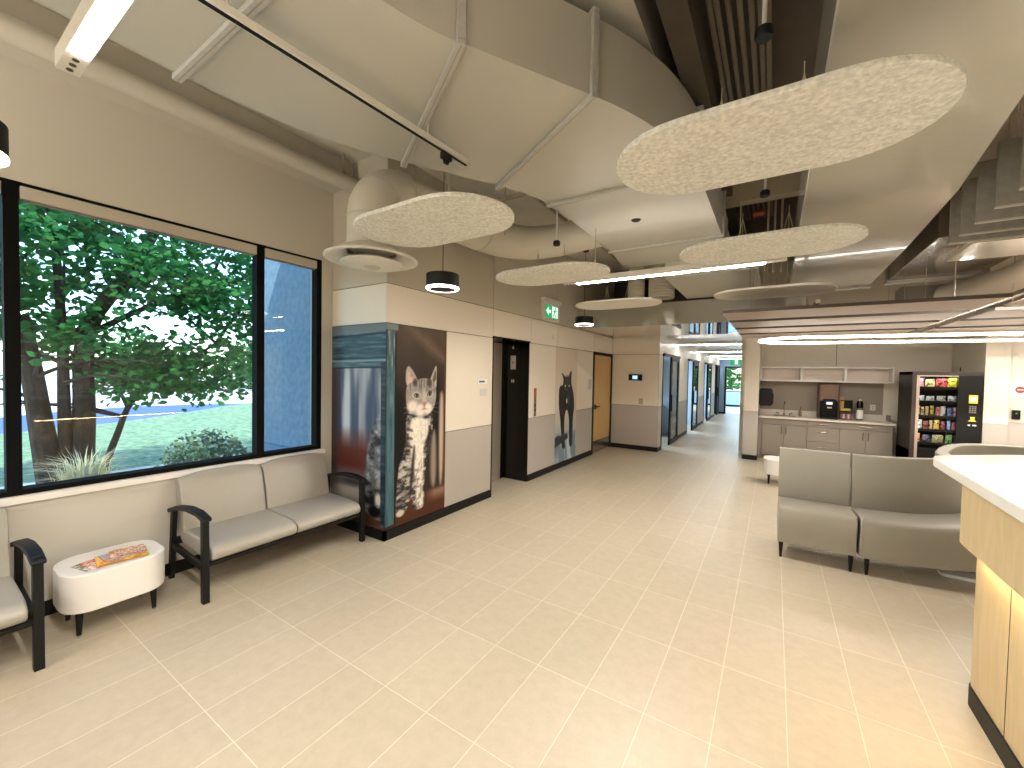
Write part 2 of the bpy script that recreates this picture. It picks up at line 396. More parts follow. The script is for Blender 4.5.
for p in ([(6.25,2.80),(6.29,2.80),(6.275,2.735),(6.235,2.735)],[(6.245,2.795),(6.25,2.775),(6.205,2.745),(6.195,2.76)],[(6.285,2.8),(6.29,2.78),(6.335,2.775),(6.335,2.79)],[(6.235,2.74),(6.26,2.74),(6.225,2.70),(6.195,2.67),(6.18,2.68)],[(6.255,2.745),(6.275,2.735),(6.31,2.70),(6.30,2.67),(6.28,2.672),(6.285,2.70)]):
    m_.prism(p, hx, hx+.002, 'x')
m_.build('running_figure', M['green'], t)

# ------------------------------------------------------------------ murals (printed pictures)
def vn(x, y, seed=0):
    xi = np.floor(x).astype(np.int64); yi = np.floor(y).astype(np.int64); xf = x-xi; yf = y-yi
    def h(a, b):
        n = (a*374761393 + b*668265263 + seed*974711) & 0x7fffffff
        n = ((n ^ (n >> 13))*1274126177) & 0x7fffffff
        return ((n ^ (n >> 16)) & 0xffff)/65535.
    u = xf*xf*(3-2*xf); v = yf*yf*(3-2*yf)
    return (h(xi,yi)*(1-u)+h(xi+1,yi)*u)*(1-v)+(h(xi,yi+1)*(1-u)+h(xi+1,yi+1)*u)*v
def fbm(x, y, seed=0, o=4):
    r = 0; a = .5
    for k in range(o): r = r+a*vn(x*2**k, y*2**k, seed+k*17); a *= .5
    return r/(1-.5**o)
def sd(px, py, poly):
    poly = np.array(poly); n = len(poly); d = np.full(px.shape, 1e9); ins = np.zeros(px.shape, bool)
    for i in range(n):
        a = poly[i]; b = poly[(i+1) % n]; e = b-a; wx = px-a[0]; wy = py-a[1]
        tt = np.clip((wx*e[0]+wy*e[1])/(e@e+1e-12), 0, 1)
        d = np.minimum(d, (wx-e[0]*tt)**2+(wy-e[1]*tt)**2)
        c = ((a[1] > py) != (b[1] > py))
        with np.errstate(divide='ignore', invalid='ignore'):
            xx = (b[0]-a[0])*(py-a[1])/(b[1]-a[1]+1e-15)+a[0]
        ins ^= (c & (px < xx))
    d = np.sqrt(d); return np.where(ins, -d, d)
def smooth_poly(p, it=2):
    for _ in range(it):
        q = []
        for i in range(len(p)):
            a, b = p[i], p[(i+1) % len(p)]
            q += [(a[0]*.75+b[0]*.25, a[1]*.75+b[1]*.25), (a[0]*.25+b[0]*.75, a[1]*.25+b[1]*.75)]
        p = q
    return p
def lerp(c, col, m): return c*(1-m[...,None])+np.array(col, float)*m[...,None]
def paint(c, px, py, poly, col, f=.008, sm=2, op=1.):
    m = np.clip(.5-sd(px, py, smooth_poly(poly, sm) if sm else poly)/f, 0, 1)*op
    if isinstance(col, np.ndarray) and col.ndim == 3: return c*(1-m[...,None])+col*m[...,None]
    return lerp(c, col, m)
def ell(c, px, py, cx, cy, rx, ry, col, f=.25, rot=0):
    x = (px-cx)*math.cos(rot)+(py-cy)*math.sin(rot); y = -(px-cx)*math.sin(rot)+(py-cy)*math.cos(rot)
    m = np.clip((1+f/2-np.sqrt((x/rx)**2+(y/ry)**2))/f, 0, 1); return lerp(c, col, m)
def print_sheet(name, ax, pos, a0, a1, z0, z1, fn, parent, res=.006, side=1):
    na, nz = int((a1-a0)/res), int((z1-z0)/res)
    A, Z = np.meshgrid(np.linspace(a0,a1,na+1), np.linspace(z0,z1,nz+1))
    col = np.clip(fn(A, Z), 0, 255)/255.
    colL = np.where(col <= .04045, col/12.92, ((col+.055)/1.055)**2.4).reshape(-1,3)
    vs = np.stack([np.full(A.size,pos), A.ravel(), Z.ravel()], 1) if ax == 'x' else np.stack([A.ravel(), np.full(A.size,pos), Z.ravel()], 1)
    i = np.arange(na)[None,:]+np.arange(nz)[:,None]*(na+1); i = i.ravel()
    fs = np.stack([i, i+1, i+na+2, i+na+1], 1)
    me = bpy.data.meshes.new(name); me.from_pydata(vs.tolist(), [], fs.tolist()); me.update()
    at = me.color_attributes.new('print', 'FLOAT_COLOR', 'POINT')
    at.data.foreach_set('color', np.concatenate([colL, np.ones((len(colL),1))], 1).astype(np.float32).ravel())
    me.materials.append(M['print'])
    o = bpy.data.objects.new(name, me); C.objects.link(o)
    md = o.modifiers.new('sheet','SOLIDIFY'); md.thickness = .002; md.offset = -1
    if parent is not None: o.parent = parent; o.matrix_parent_inverse = Matrix.Translation(-parent.location)
    return o
M['print'] = vcmat('mural_print', .4)

def cat_front(Y, Z):
    n1 = fbm(Y*9, Z*3, 1); n2 = fbm(Y*60, Z*60, 5, 3)
    c = np.zeros(Y.shape+(3,)); c[:] = (44,33,26)
    c = lerp(c, (98,80,66), np.clip((Z-1.6)/.55,0,1)*(.55+.5*n1))
    c = paint(c, Y, Z, [(2.95,2.19),(3.1,2.19),(3.6,1.9),(3.6,1.82),(3.5,1.84)], (140,118,98), .12, 1, .55)
    c = paint(c, Y, Z, [(2.83,1.55),(2.93,1.5),(3.0,1.35),(3.02,.3),(2.83,.3)], (14,11,9), .1, 2)
    c = paint(c, Y, Z, [(3.40,1.75),(3.5,1.65),(3.5,.42),(3.38,.40),(3.36,1.0)], (16,13,11), .06, 2)
    c = paint(c, Y, Z, [(3.49,1.45),(3.55,1.5),(3.575,1.3),(3.57,.42),(3.5,.38)], (196,176,158), .045, 2, .9)
    c = paint(c, Y, Z, [(3.57,2.1),(3.62,2.1),(3.62,.2),(3.575,.2)], (96,62,44), .03, 0, .8)
    c = paint(c, Y, Z, [(3.36,.98),(3.45,1.1),(3.47,.40),(3.36,.40)], (176,158,142), .05, 2, .8)
    fl = np.clip((.40-Z)/.05,0,1); c = lerp(c, (74,40,24), fl)
    c = lerp(c, (150,120,100), fl*np.clip((Y-3.28)/.15,0,1)*np.clip((Z-.22)/.1,0,1)*.8)
    # cat body
    fur = np.zeros_like(c); fur[:] = (112,107,102)
    st = fbm(Y*16+1.2*n2, Z*30, 9, 4); fur = lerp(fur, (34,31,30), np.clip((st-.5)*8,0,1)*.9); fur = lerp(fur, (204,197,188), np.clip((.46-st)*7,0,1)*.8)
    fur *= (.85+.3*n2)[...,None]
    c = paint(c, Y, Z, [(3.03,1.32),(2.985,1.18),(3.0,.985),(2.95,.83),(2.9,.73),(2.875,.5),(2.86,.3),(2.875,.20),(2.98,.19),(3.03,.27),(3.05,.34),(3.10,.33),(3.09,.235),(3.15,.20),(3.25,.20),(3.285,.26),(3.26,.42),(3.30,.71),(3.36,.94),(3.40,1.12),(3.385,1.28)], fur, .012)
    ch = np.zeros_like(c); ch[:] = (228,220,206); ch = lerp(ch, (140,132,124), np.clip((fbm(Y*34+n2, Z*14, 21, 4)-.58)*7,0,1)*np.clip((.95-Z)/.3,.35,1)*.8); ch *= (.88+.24*n2)[...,None]
    c = paint(c, Y, Z, [(3.07,1.22),(3.31,1.20),(3.335,1.02),(3.25,.9),(3.265,.68),(3.23,.44),(3.27,.28),(3.25,.215),(3.13,.22),(3.15,.44),(3.10,.68),(3.05,.88),(3.03,1.05)], ch, .04)
    c = paint(c, Y, Z, [(3.10,.92),(3.13,.9),(3.11,.6),(3.07,.36),(3.05,.36),(3.06,.6)], (30,26,24), .03, 2, .85)
    c = paint(c, Y, Z, [(3.30,1.0),(3.37,1.05),(3.34,.85),(3.30,.7)], (34,31,29), .03, 2, .85)
    for tz in (1.12,1.03,.94): c = paint(c, Y, Z, [(2.99,tz),(3.09,tz-.03),(3.09,tz-.06),(3.0,tz-.03)], (52,48,45), .02, 1, .8)
    for tz in (.66,.56,.48): c = paint(c, Y, Z, [(3.11,tz),(3.2,tz-.02),(3.2,tz-.04),(3.11,tz-.03)], (110,102,94), .02, 1, .7)
    for p in (3.13,3.165,3.2,3.235): c = paint(c, Y, Z, [(p,.235),(p+.004,.235),(p+.004,.205),(p,.205)], (90,82,74), .006, 0, .7)
    c = ell(c, Y, Z, 2.925, .225, .055, .035, (200,190,176), .4)
    # ears, head
    c = paint(c, Y, Z, [(2.985,1.55),(2.978,1.70),(3.003,1.765),(3.035,1.765),(3.09,1.71),(3.16,1.61),(3.1,1.53)], (168,156,146), .012, 2)
    c = paint(c, Y, Z, [(3.0,1.55),(2.998,1.68),(3.02,1.715),(3.07,1.66),(3.09,1.57)], (206,176,160), .03, 2)
    c = paint(c, Y, Z, [(3.03,1.66),(3.06,1.69),(3.08,1.66)], (120,108,100), .03, 1, .7)
    c = paint(c, Y, Z, [(3.33,1.60),(3.38,1.70),(3.43,1.785),(3.447,1.77),(3.45,1.62),(3.44,1.5),(3.38,1.53)], (172,162,152), .012, 2)
    c = paint(c, Y, Z, [(3.37,1.60),(3.40,1.68),(3.433,1.745),(3.44,1.65),(3.43,1.54)], (96,78,68), .02, 2)
    c = paint(c, Y, Z, [(3.41,1.6),(3.44,1.62),(3.43,1.54),(3.405,1.55)], (206,182,168), .02, 1)
    hd = np.zeros_like(c); hd[:] = (150,143,136); hd = lerp(hd, (88,82,78), np.clip((fbm(Y*60, Z*18, 33, 3)-.54)*6,0,1)*np.clip((Z-1.45)/.1,0,1)*.8); hd *= (.86+.28*n2)[...,None]
    c = paint(c, Y, Z, [(2.995,1.56),(2.985,1.46),(2.99,1.38),(3.02,1.30),(3.09,1.245),(3.19,1.215),(3.27,1.215),(3.36,1.25),(3.42,1.32),(3.445,1.42),(3.44,1.53),(3.40,1.60),(3.32,1.635),(3.22,1.64),(3.13,1.62),(3.05,1.59)], hd, .012)
    c = ell(c, Y, Z, 3.115, 1.59, .03, .04, (70,64,60), .9); c = ell(c, Y, Z, 3.33, 1.585, .035, .045, (66,60,57), .9)
    for s_ in (3.17,3.205,3.245,3.285): c = paint(c, Y, Z, [(s_,1.625),(s_+.012,1.625),(s_+.006,1.50)], (84,76,70), .012, 0, .8)
    # muzzle and cheeks
    wm = (224,214,202)
    c = ell(c, Y, Z, 3.08, 1.335, .075, .06, wm, .8); c = ell(c, Y, Z, 3.20, 1.29, .075, .065, wm, .6); c = ell(c, Y, Z, 3.31, 1.30, .065, .06, wm, .6)
    c = ell(c, Y, Z, 3.25, 1.40, .028, .11, (186,172,158), .9)
    # eyes
    for ex, ez, r in ((3.14,1.45,.2),(3.335,1.462,-.28)):
        c = ell(c, Y, Z, ex, ez, .056, .036, (205,196,184), .6, -r); c = ell(c, Y, Z, ex, ez, .042, .026, (32,26,22), .3, -r)
        c = ell(c, Y, Z, ex, ez-.003, .033, .019, (150,148,98), .35, -r); c = ell(c, Y, Z, ex+.002, ez, .015, .018, (10,10,8), .35)
    c = paint(c, Y, Z, [(3.30,1.505),(3.385,1.50),(3.37,1.48),(3.31,1.482)], (60,52,48), .02, 1, .8)
    c = paint(c, Y, Z, [(3.222,1.375),(3.292,1.375),(3.265,1.335),(3.249,1.335)], (172,112,98), .012, 1)
    c = paint(c, Y, Z, [(3.253,1.34),(3.261,1.34),(3.259,1.30),(3.255,1.30)], (92,66,58), .006, 0)
    c = paint(c, Y, Z, [(3.20,1.292),(3.257,1.306),(3.315,1.29),(3.257,1.296)], (104,80,72), .008, 0, .9)
    for k, (y0, z0, y1, z1) in enumerate(((3.30,1.32,3.50,1.36),(3.31,1.31,3.50,1.30),(3.30,1.30,3.49,1.24),(3.17,1.31,2.96,1.33),(3.17,1.30,2.95,1.27))):
        c = paint(c, Y, Z, [(y0,z0),(y1,z1),(y1,z1-.003),(y0,z0-.004)], (220,214,206), .006, 0, .6)
    # painted post and top board
    gr = fbm(Y*50, Z*5, 40, 4); tl = np.zeros_like(c); tl[:] = (66,98,108); tl = lerp(tl, (132,150,150), np.clip((gr-.5)*5,0,1)*np.clip((Z-1.1)/.6,.15,1)); tl = lerp(tl, (42,72,82), np.clip((.42-gr)*6,0,1)*.8)
    c = paint(c, Y, Z, [(2.7,2.12),(2.832,2.12),(2.842,.12),(2.7,.12)], tl, .008, 0)
    c = paint(c, Y, Z, [(2.70,2.2),(2.738,2.2),(2.738,.1),(2.70,.1)], (30,50,60), .02, 0, .7)
    c = paint(c, Y, Z, [(2.84,2.1),(2.855,2.1),(2.862,.12),(2.842,.12)], (12,10,9), .008, 0, .9)
    c = paint(c, Y, Z, [(2.7,2.2),(2.875,2.2),(2.875,2.125),(2.7,2.125)], (122,132,134), .006, 0)
    c = paint(c, Y, Z, [(2.7,.13),(2.86,.14),(2.86,.1),(2.7,.1)], (46,34,30), .01, 0)
    return c
def cat_side(Xc, Z):
    c = np.zeros(Xc.shape+(3,)); c[:] = (120,124,134)
    b = fbm(Xc*7, Z*.8, 3, 3); c = lerp(c, (190,196,206), np.clip((b-.45)*4,0,1)*np.clip((Z-.8)/.3,0,1)); c = lerp(c, (44,58,86), np.clip((.5-b)*5,0,1)*np.clip((Z-.7)/.3,0,1)*.8)
    c = lerp(c, (84,34,22), np.clip((1.12-Z)/.25,0,1)*np.clip((Z-.55)/.15,0,1)*.9)
    c = paint(c, Xc, Z, [(-4.2,1.85),(-4.03,1.85),(-4.03,.5),(-4.2,.5)], (58,44,42), .1, 0, .8)
    c = lerp(c, (150,140,134), np.clip((.62-Z)/.2,0,1)); c = lerp(c, (70,44,32), np.clip((.33-Z)/.1,0,1))
    c = lerp(c, (20,18,18), np.clip(1-np.abs(Z-.52)/.07,0,1)*np.clip((Xc+4.1)/.3,0,1)*.6)
    n2 = fbm(Xc*60, Z*60, 8, 3); st = fbm(Xc*9, Z*11, 12, 4)
    fur = np.zeros_like(c); fur[:] = (92,94,98); fur = lerp(fur, (28,28,30), np.clip((st-.47)*7,0,1)); fur = lerp(fur, (160,162,166), np.clip((.42-st)*6,0,1)*.8); fur *= (.8+.4*n2)[...,None]
    c = paint(c, Xc, Z, [(-3.24,1.36),(-3.33,1.27),(-3.42,1.15),(-3.49,1.0),(-3.53,.78),(-3.57,.55),(-3.62,.42),(-3.60,.3),(-3.50,.22),(-3.38,.2),(-3.24,.2)], fur, .04)
    c = ell(c, Xc, Z, -3.40, .27, .09, .06, (14,13,13), .6); c = ell(c, Xc, Z, -3.34, .40, .05, .07, (196,190,184), .8)
    gr = fbm(Xc*4, Z*45, 50, 4); tl = np.zeros_like(c); tl[:] = (54,82,98); tl = lerp(tl, (88,116,130), np.clip((gr-.5)*5,0,1)); tl = lerp(tl, (32,56,68), np.clip((.42-gr)*6,0,1)*.8)
    c = paint(c, Xc, Z, [(-4.3,2.08),(-3.2,2.11),(-3.2,1.74),(-4.3,1.73)], tl, .008, 0)
    for z, w_, cc in ((2.075,.012,(26,40,48)),(1.835,.012,(30,46,54)),(1.81,.02,(120,146,152)),(1.735,.014,(28,40,46))):
        c = paint(c, Xc, Z, [(-4.3,z),(-3.2,z+.02),(-3.2,z+.02-w_),(-4.3,z-w_)], cc, .006, 0)
    c = paint(c, Xc, Z, [(-4.3,2.2),(-3.2,2.2),(-3.2,2.11),(-4.3,2.085)], (104,116,122), .006, 0)
    c = paint(c, Xc, Z, [(-3.315,1.8),(-3.20,1.8),(-3.20,.12),(-3.305,.12)], tl*.62, .008, 0)
    return c
def cat_black(Y, Z):
    c = np.zeros(Y.shape+(3,)); c[:] = (206,192,174)
    c = lerp(c, (170,172,170), np.clip((1.15-Z)/.5,0,1)); c = lerp(c, (112,132,146), np.clip((.66-Z)/.12,0,1))
    b = fbm(Y*12, Z*2.2, 61, 3); c = lerp(c, (196,208,214), np.clip((b-.52)*5,0,1)*np.clip((.62-Z)/.1,0,1)*.9)
    c = paint(c, Y, Z, [(6.46,.56),(6.60,.60),(6.72,.575),(6.98,.61),(7.02,.51),(6.85,.47),(6.46,.39)], (34,46,60), .03, 0)
    n2 = fbm(Y*50, Z*50, 70, 3); fur = np.zeros_like(c); fur[:] = (12,12,15); hl = fbm(Y*9, Z*4, 71, 4); fur = lerp(fur, (70,72,80), np.clip((hl-.56)*7,0,1)*.7); fur *= (.8+.4*n2)[...,None]
    P = [(6.778,1.627),(6.735,1.68),(6.702,1.713),(6.70,1.73),(6.762,1.715),(6.837,1.655),(6.992,1.655),(7.045,1.74),(7.11,1.775),(7.135,1.765),(7.125,1.68),(7.116,1.599),(7.135,1.503),(7.22,1.378),(7.265,1.2),(7.277,1.05),(7.23,.92),(7.222,.603),(7.225,.40),(7.20,.326),(7.10,.33),(7.08,.42),(7.065,.62),(7.05,.88),(6.98,1.03),(6.942,1.05),(6.90,1.03),(6.85,.92),(6.85,.643),(6.90,.40),(6.90,.33),(6.80,.33),(6.765,.40),(6.747,.55),(6.70,.75),(6.684,.872),(6.625,1.05),(6.60,1.2),(6.598,1.40),(6.62,1.47),(6.666,1.50),(6.754,1.50),(6.77,1.56)]
    c = paint(c, Y, Z, P, fur, .012, 1)
    c = ell(c, Y, Z, 6.93, 1.565, .12, .10, (40,40,46), .8); c = ell(c, Y, Z, 6.86, 1.49, .022, .024, (200,205,190), .4); c = ell(c, Y, Z, 7.03, 1.49, .022, .024, (206,176,96), .4)
    c = ell(c, Y, Z, 6.945, 1.42, .03, .022, (80,76,78), .6); c = ell(c, Y, Z, 6.935, 1.21, .025, .045, (214,214,214), .5)
    for (y, z) in ((6.75,1.71),(7.10,1.72)): c = ell(c, Y, Z, y, z-.02, .02, .03, (92,74,72), .8)
    return c
t = thing('wall_mural', 'corner photo mural of a grey tabby cat behind a teal painted post', 'mural', (XE,YC,.1))
print_sheet('front_print', 'x', XE+.003, YC-.003, 3.603, .102, 2.186, cat_front, t)
print_sheet('side_print', 'y', YC-.003, XW+.004, XE+.003, .102, 2.186, cat_side, t)
t = thing('wall_mural', 'tall photo mural of a standing black cat between the elevator and wooden door', 'mural', (XE,6.9,.1))
print_sheet('front_print', 'x', XE+.003, 6.475, 7.38, .102, 2.186, cat_black, t)

# ------------------------------------------------------------------ waiting room seats by the window
def arm_frame(y, par):
    # one black side frame at y: front leg, sloped back leg, side rail, curved arm pad
    MB().prism([(-3.455,0),(-3.405,0),(-3.415,.64),(-3.46,.64)], y-.021, y+.021, 'y').build('leg', M['blackmetal'], par, bevel=.004)
    MB().prism([(-4.085,0),(-4.045,0),(-3.975,.57),(-4.025,.57)], y-.017, y+.017, 'y').build('leg', M['blackmetal'], par, bevel=.004)
    MB().prism([(-4.03,.31),(-3.44,.27),(-3.44,.225),(-4.04,.26)], y-.013, y+.013, 'y').build('side_rail', M['blackmetal'], par, bevel=.003)
    up = [(-4.06,.575),(-3.9,.625),(-3.7,.655),(-3.52,.655),(-3.40,.63)]; lo = [(-3.385,.612),(-3.40,.598),(-3.52,.62),(-3.7,.62),(-3.9,.592),(-4.05,.545)]
    MB().prism(up+lo, y-.03, y+.03, 'y').build('armrest', M['blackmetal'], par, bevel=.008)
def seat_unit(y0, y1, par):
    # seat pad: thick, waterfall front
    p = [(-4.0,.33),(-4.0,.395),(-3.9,.412),(-3.6,.408),(-3.48,.40),(-3.43,.382),(-3.405,.35),(-3.41,.31),(-3.44,.285),(-3.55,.275),(-3.95,.30)]
    MB().prism(p, y0+.003, y1-.003, 'y').build('seat', M['vinyl'], par, bevel=.016, seg=4)
    # back: curved top edge
    n = 12; b = MB(); vs = []; fs = []
    for k in range(n+1):
        y = y0+.004+(y1-y0-.008)*k/n; s_ = 2*k/n-1; zt = .845-.04*abs(s_)**3.2; bow = .018*(1-s_*s_)
        prof = [(-3.985,.36),(-3.925+bow,.38),(-3.955+bow,.55),(-4.0+bow,.74),(-4.028,zt-.02),(-4.058,zt),(-4.10,zt-.03),(-4.08,.6),(-4.04,.38)]
        vs += [(x,y,z) for x, z in prof]
    m = 9
    for k in range(n):
        for j in range(m):
            j2 = (j+1) % m; fs.append((k*m+j, k*m+j2, (k+1)*m+j2, (k+1)*m+j))
    fs.append(tuple(range(m))[::-1]); fs.append(tuple(n*m+j for j in range(m)))
    b.add(vs, fs); o = b.build('backrest', M['vinyl'], par, bevel=.012, seg=3, fix=True)
    return o
t = thing('loveseat', 'two seat greige vinyl loveseat with black arms under the window beside the mural', 'loveseat', (-3.75,1.94,0))
arm_frame(1.262, t); arm_frame(2.60, t); seat_unit(1.295, 1.935, t); seat_unit(1.94, 2.575, t)
MB().box(-3.47, -3.43, 1.27, 2.59, .255, .283).build('front_rail', M['blackmetal'], t)
MB().box(-4.03, -3.99, 1.27, 2.59, .29, .34).build('back_rail', M['blackmetal'], t)
t = thing('armchair', 'greige vinyl armchair with black arms cut off by the left edge of view', 'armchair', (-3.75,.15,0))
arm_frame(.465, t); arm_frame(-.24, t); seat_unit(-.205, .43, t)
MB().box(-3.47, -3.43, -.23, .455, .255, .283).build('front_rail', M['blackmetal'], t)

def side_table(cx, cy, sx, sy, label):
    t = thing('side_table', label, 'side table', (cx,cy,0), 'white rounded side tables')
    p = rrect(cx-sx/2, cx+sx/2, cy-sy/2, cy+sy/2, min(sx,sy)*.34, 10)
    MB().prism(p, .165, .41).build('body', M['white'], t, bevel=.012, seg=3)
    for ax in (-1,1):
        for ay in (-1,1):
            lx, ly = cx+ax*(sx/2-.08), cy+ay*(sy/2-.075)
            o = MB().tube([(lx,ly,.012),(lx-ax*.004,ly-ay*.004,.175)], [.012,.021], 12).build('leg', M['blackmetal'], t)
            MB().tube([(lx,ly,0),(lx,ly,.012)], [.011,.011], 10).build('foot', M['chrome'], o).matrix_parent_inverse = Matrix.Identity(4) if False else o.matrix_parent_inverse
            f_ = o.children[0]; f_.matrix_parent_inverse = Matrix.Identity(4)
    return t
side_table(-3.775, .845, .44, .52, 'white rounded side table with magazines under the window')
side_table(.12, 7.88, .46, .46, 'small white rounded side table behind the straight bench near the kitchen')

# magazines
def magmat(name, base, cols, sc):
    m = mat(name, base, .3); nt = m.node_tree; b = nt.nodes['Principled BSDF']
    tc = nt.nodes.new('ShaderNodeTexCoord'); n = nt.nodes.new('ShaderNodeTexNoise'); n.inputs['Scale'].default_value = sc; n.inputs['Detail'].default_value = 2
    nt.links.new(tc.outputs['Object'], n.inputs['Vector']); cr = nt.nodes.new('ShaderNodeValToRGB'); cr.color_ramp.interpolation = 'CONSTANT'
    els = cr.color_ramp.elements; els[0].position = 0; els[0].color = lin(base); els[1].position = .42; els[1].color = lin(cols[0])
    for k, cc in enumerate(cols[1:]): e = els.new(.5+.06*k); e.color = lin(cc)
    nt.links.new(n.outputs['Fac'], cr.inputs[0]); nt.links.new(cr.outputs[0], b.inputs['Base Color']); return m
mags = [(-3.72,.775,.4105,.17,.22,.25,magmat('mag_olive',(150,152,120),[(96,96,80),(206,200,186)],30),'olive and grey magazine sticking out at the left end of the pile'),
        (-3.705,.81,.4145,.17,.22,.12,magmat('mag_pink',(226,196,180),[(214,120,60),(200,60,60),(240,230,220)],26),'pink and orange magazine second from the bottom of the pile'),
        (-3.70,.88,.4185,.20,.25,-.12,magmat('mag_yellow',(232,180,40),[(240,196,60),(206,140,40)],12),'big yellow magazine in the middle of the pile on the side table'),
        (-3.725,.885,.4235,.16,.20,.05,magmat('mag_blue',(150,170,196),[(206,190,196),(120,130,170),(226,150,120)],28),'blue and lilac magazine lying on the yellow one'),
        (-3.74,.915,.4285,.15,.18,-.2,magmat('mag_red',(206,60,44),[(236,190,80),(200,80,120),(240,226,200)],34),'red and orange booklet lying near the top of the magazine pile'),
        (-3.70,.925,.4335,.09,.16,-.18,magmat('mag_cream',(236,220,176),[(110,80,140),(240,226,190),(206,120,60)],40),'small cream and purple booklet on the very top of the magazine pile')]
for x, y, z, sx, sy, rz, m, lb in mags:
    o = MB().obox((0,0,0), sx, sy, .004).build('magazine', m); o.location = (x,y,z); o.rotation_euler = (0,0,rz); tag(o, lb, 'magazine', 'magazines on the side table')
    MB().obox((0,0,.0004), sx-.004, sy-.004, .003).build('pages', M['white'], None).parent = o

# ------------------------------------------------------------------ bench island
def leg_at(x, y, par, h=.15):
    o = MB().tube([(x,y,0),(x,y,h)], [.011,.02], 10).build('leg', M['blackmetal'], par); return o
def straight_bench(sign, label):
    # sign -1: seat faces the camera (front y=4.62); +1: mirrored, at the far side
    cy = 6.19
    def Y(v): return cy+sign*(cy-v) if sign > 0 else v
    t = thing('bench', label, 'bench', (.36,Y(4.85),0), 'island bench modules')
    p = [(4.63,.15),(4.615,.30),(4.60,.46),(4.615,.492),(4.65,.51),(5.10,.475),(5.12,.46),(5.22,.15)]
    MB().prism([(Y(a),b) for a, b in p], .07, .652, 'x').build('seat', M['vinyl2'], t, bevel=.014, seg=4)
    q = [(5.085,.485),(5.135,.975),(5.15,.985),(5.19,.98),(5.20,.96),(5.225,.45),(5.10,.455)]
    MB().prism([(Y(a),b) for a, b in q], .07, .652, 'x').build('backrest', M['vinyl2'], t, bevel=.01, seg=3)
    for x in (.10,.62):
        for y in (4.665,5.17): leg_at(x, Y(y), t)
    return t
straight_bench(-1, 'straight greige bench module with backrest left of the curved bench')
def curved_bench(a0, a1, label):
    cx, cy = .66, 6.19; t = thing('curved_bench', label, 'bench', (cx,cy,0), 'island bench modules')
    def rev(prof, name, bev):
        n = 28; b = MB(); vs = []; m = len(prof); fs = []
        for k in range(n+1):
            a = a0+(a1-a0)*k/n
            vs += [(cx+r*math.cos(a), cy+r*math.sin(a), z) for r, z in prof]
        for k in range(n):
            for j in range(m): fs.append((k*m+j,(k+1)*m+j,(k+1)*m+(j+1)%m,k*m+(j+1)%m))
        fs.append(tuple(range(m))); fs.append(tuple(n*m+j for j in range(m))[::-1])
        b.add(vs, fs); return b.build(name, M['vinyl2'], t, bevel=bev, seg=3, fix=True)
    rev([(1.56,.15),(1.575,.30),(1.59,.46),(1.575,.492),(1.54,.51),(1.09,.475),(1.07,.46),(.97,.15)], 'seat', .014)
    rev([(1.105,.485),(1.055,.975),(1.04,.985),(1.0,.98),(.99,.96),(.965,.45),(1.09,.455)], 'backrest', .01)
    for a in (a0+.04,a1-.04):
        for r in (1.52,1.02): leg_at(cx+r*math.cos(a), cy+r*math.sin(a), t)
    return t
curved_bench(-PI/2+.006, -.35, 'curved greige bench module half hidden behind the reception desk')
t = thing('booth_bench', 'far greige bench whose back top shows above the reception counter', 'bench', (2.6,7.2,0))
bi_ = [tuple(v)[:2] for v in catm([(1.60,6.05,0),(1.64,6.35,0),(1.80,6.82,0),(1.93,7.09,0),(2.11,7.31,0),(2.34,7.43,0),(2.6,7.45,0),(2.95,7.36,0),(3.2,7.15,0)],4)]
def offs(p, d):
    out = []
    for k in range(len(p)):
        a = Vector(p[max(k-1,0)]); b = Vector(p[min(k+1,len(p)-1)]); u = (b-a).normalized(); out.append((p[k][0]-u.y*d, p[k][1]+u.x*d))
    return out
MB().prism(offs(bi_,.11)+bi_[::-1], .15, .935).build('backrest', M['vinyl2'], t, bevel=.02, seg=3)
MB().prism(offs(bi_,-.004)+offs(bi_,-.52)[::-1], .15, .46).build('seat', M['vinyl2'], t, bevel=.02, seg=3)
for k in (2,12,22,30):
    q = offs(bi_,-.06)[k]; leg_at(q[0], q[1], t); q = offs(bi_,-.44)[k]; leg_at(q[0], q[1], t)
o = MB().prism(rrect(1.28,1.56,5.02,5.20,.04), 0, .03).build('floor_slab', M['white'], bevel=.006); tag(o, 'low white slab on the floor under the curved bench', 'slab')

# ------------------------------------------------------------------ reception desk
t = thing('reception_desk', 'maple reception desk with white countertop and glowing light strip', 'reception desk', (1.2,2.6,0))
def rc(pts, r, n=8):
    # round the corners of a polygon
    out = []; N = len(pts)
    for i in range(N):
        p = Vector(pts[i]); a = Vector(pts[i-1]); b = Vector(pts[(i+1) % N]); u = (a-p).normalized(); v = (b-p).normalized()
        rr = r[i] if isinstance(r, (list,tuple)) else r
        if rr <= 0: out.append(tuple(p)); continue
        for k in range(n+1):
            q = k/n; p0 = p+u*rr; p1 = p+v*rr; s = (p0*(1-q)**2+p*2*q*(1-q)+p1*q*q); out.append(tuple(s))
    return out
zt = 1.24
MB().prism(rc([(.775,1.2),(.795,2.3),(.845,3.62),(1.42,4.08),(2.6,4.3),(2.6,1.2)], [0,0,.13,.2,0,0]), zt-.055, zt).build('countertop', M['quartz'], t, bevel=.006)
MB().prism(rc([(.84,1.2),(.84,3.16),(1.3,3.55),(2.5,3.6),(2.5,1.2)], [0,.16,.2,0,0]), .87, zt-.055).build('upper_panel', M['maple'], t)
MB().prism(rc([(.925,1.2),(.925,3.15),(1.3,3.46),(2.4,3.55),(2.4,1.2)], [0,.05,.2,0,0]), .10, .87).build('lower_panel', M['maple'], t)
MB().prism(rc([(.915,1.2),(.915,3.14),(1.3,3.46),(2.4,3.54),(2.4,1.2)], [0,.05,.2,0,0]), 0, .10).build('kick_base', M['black'], t)
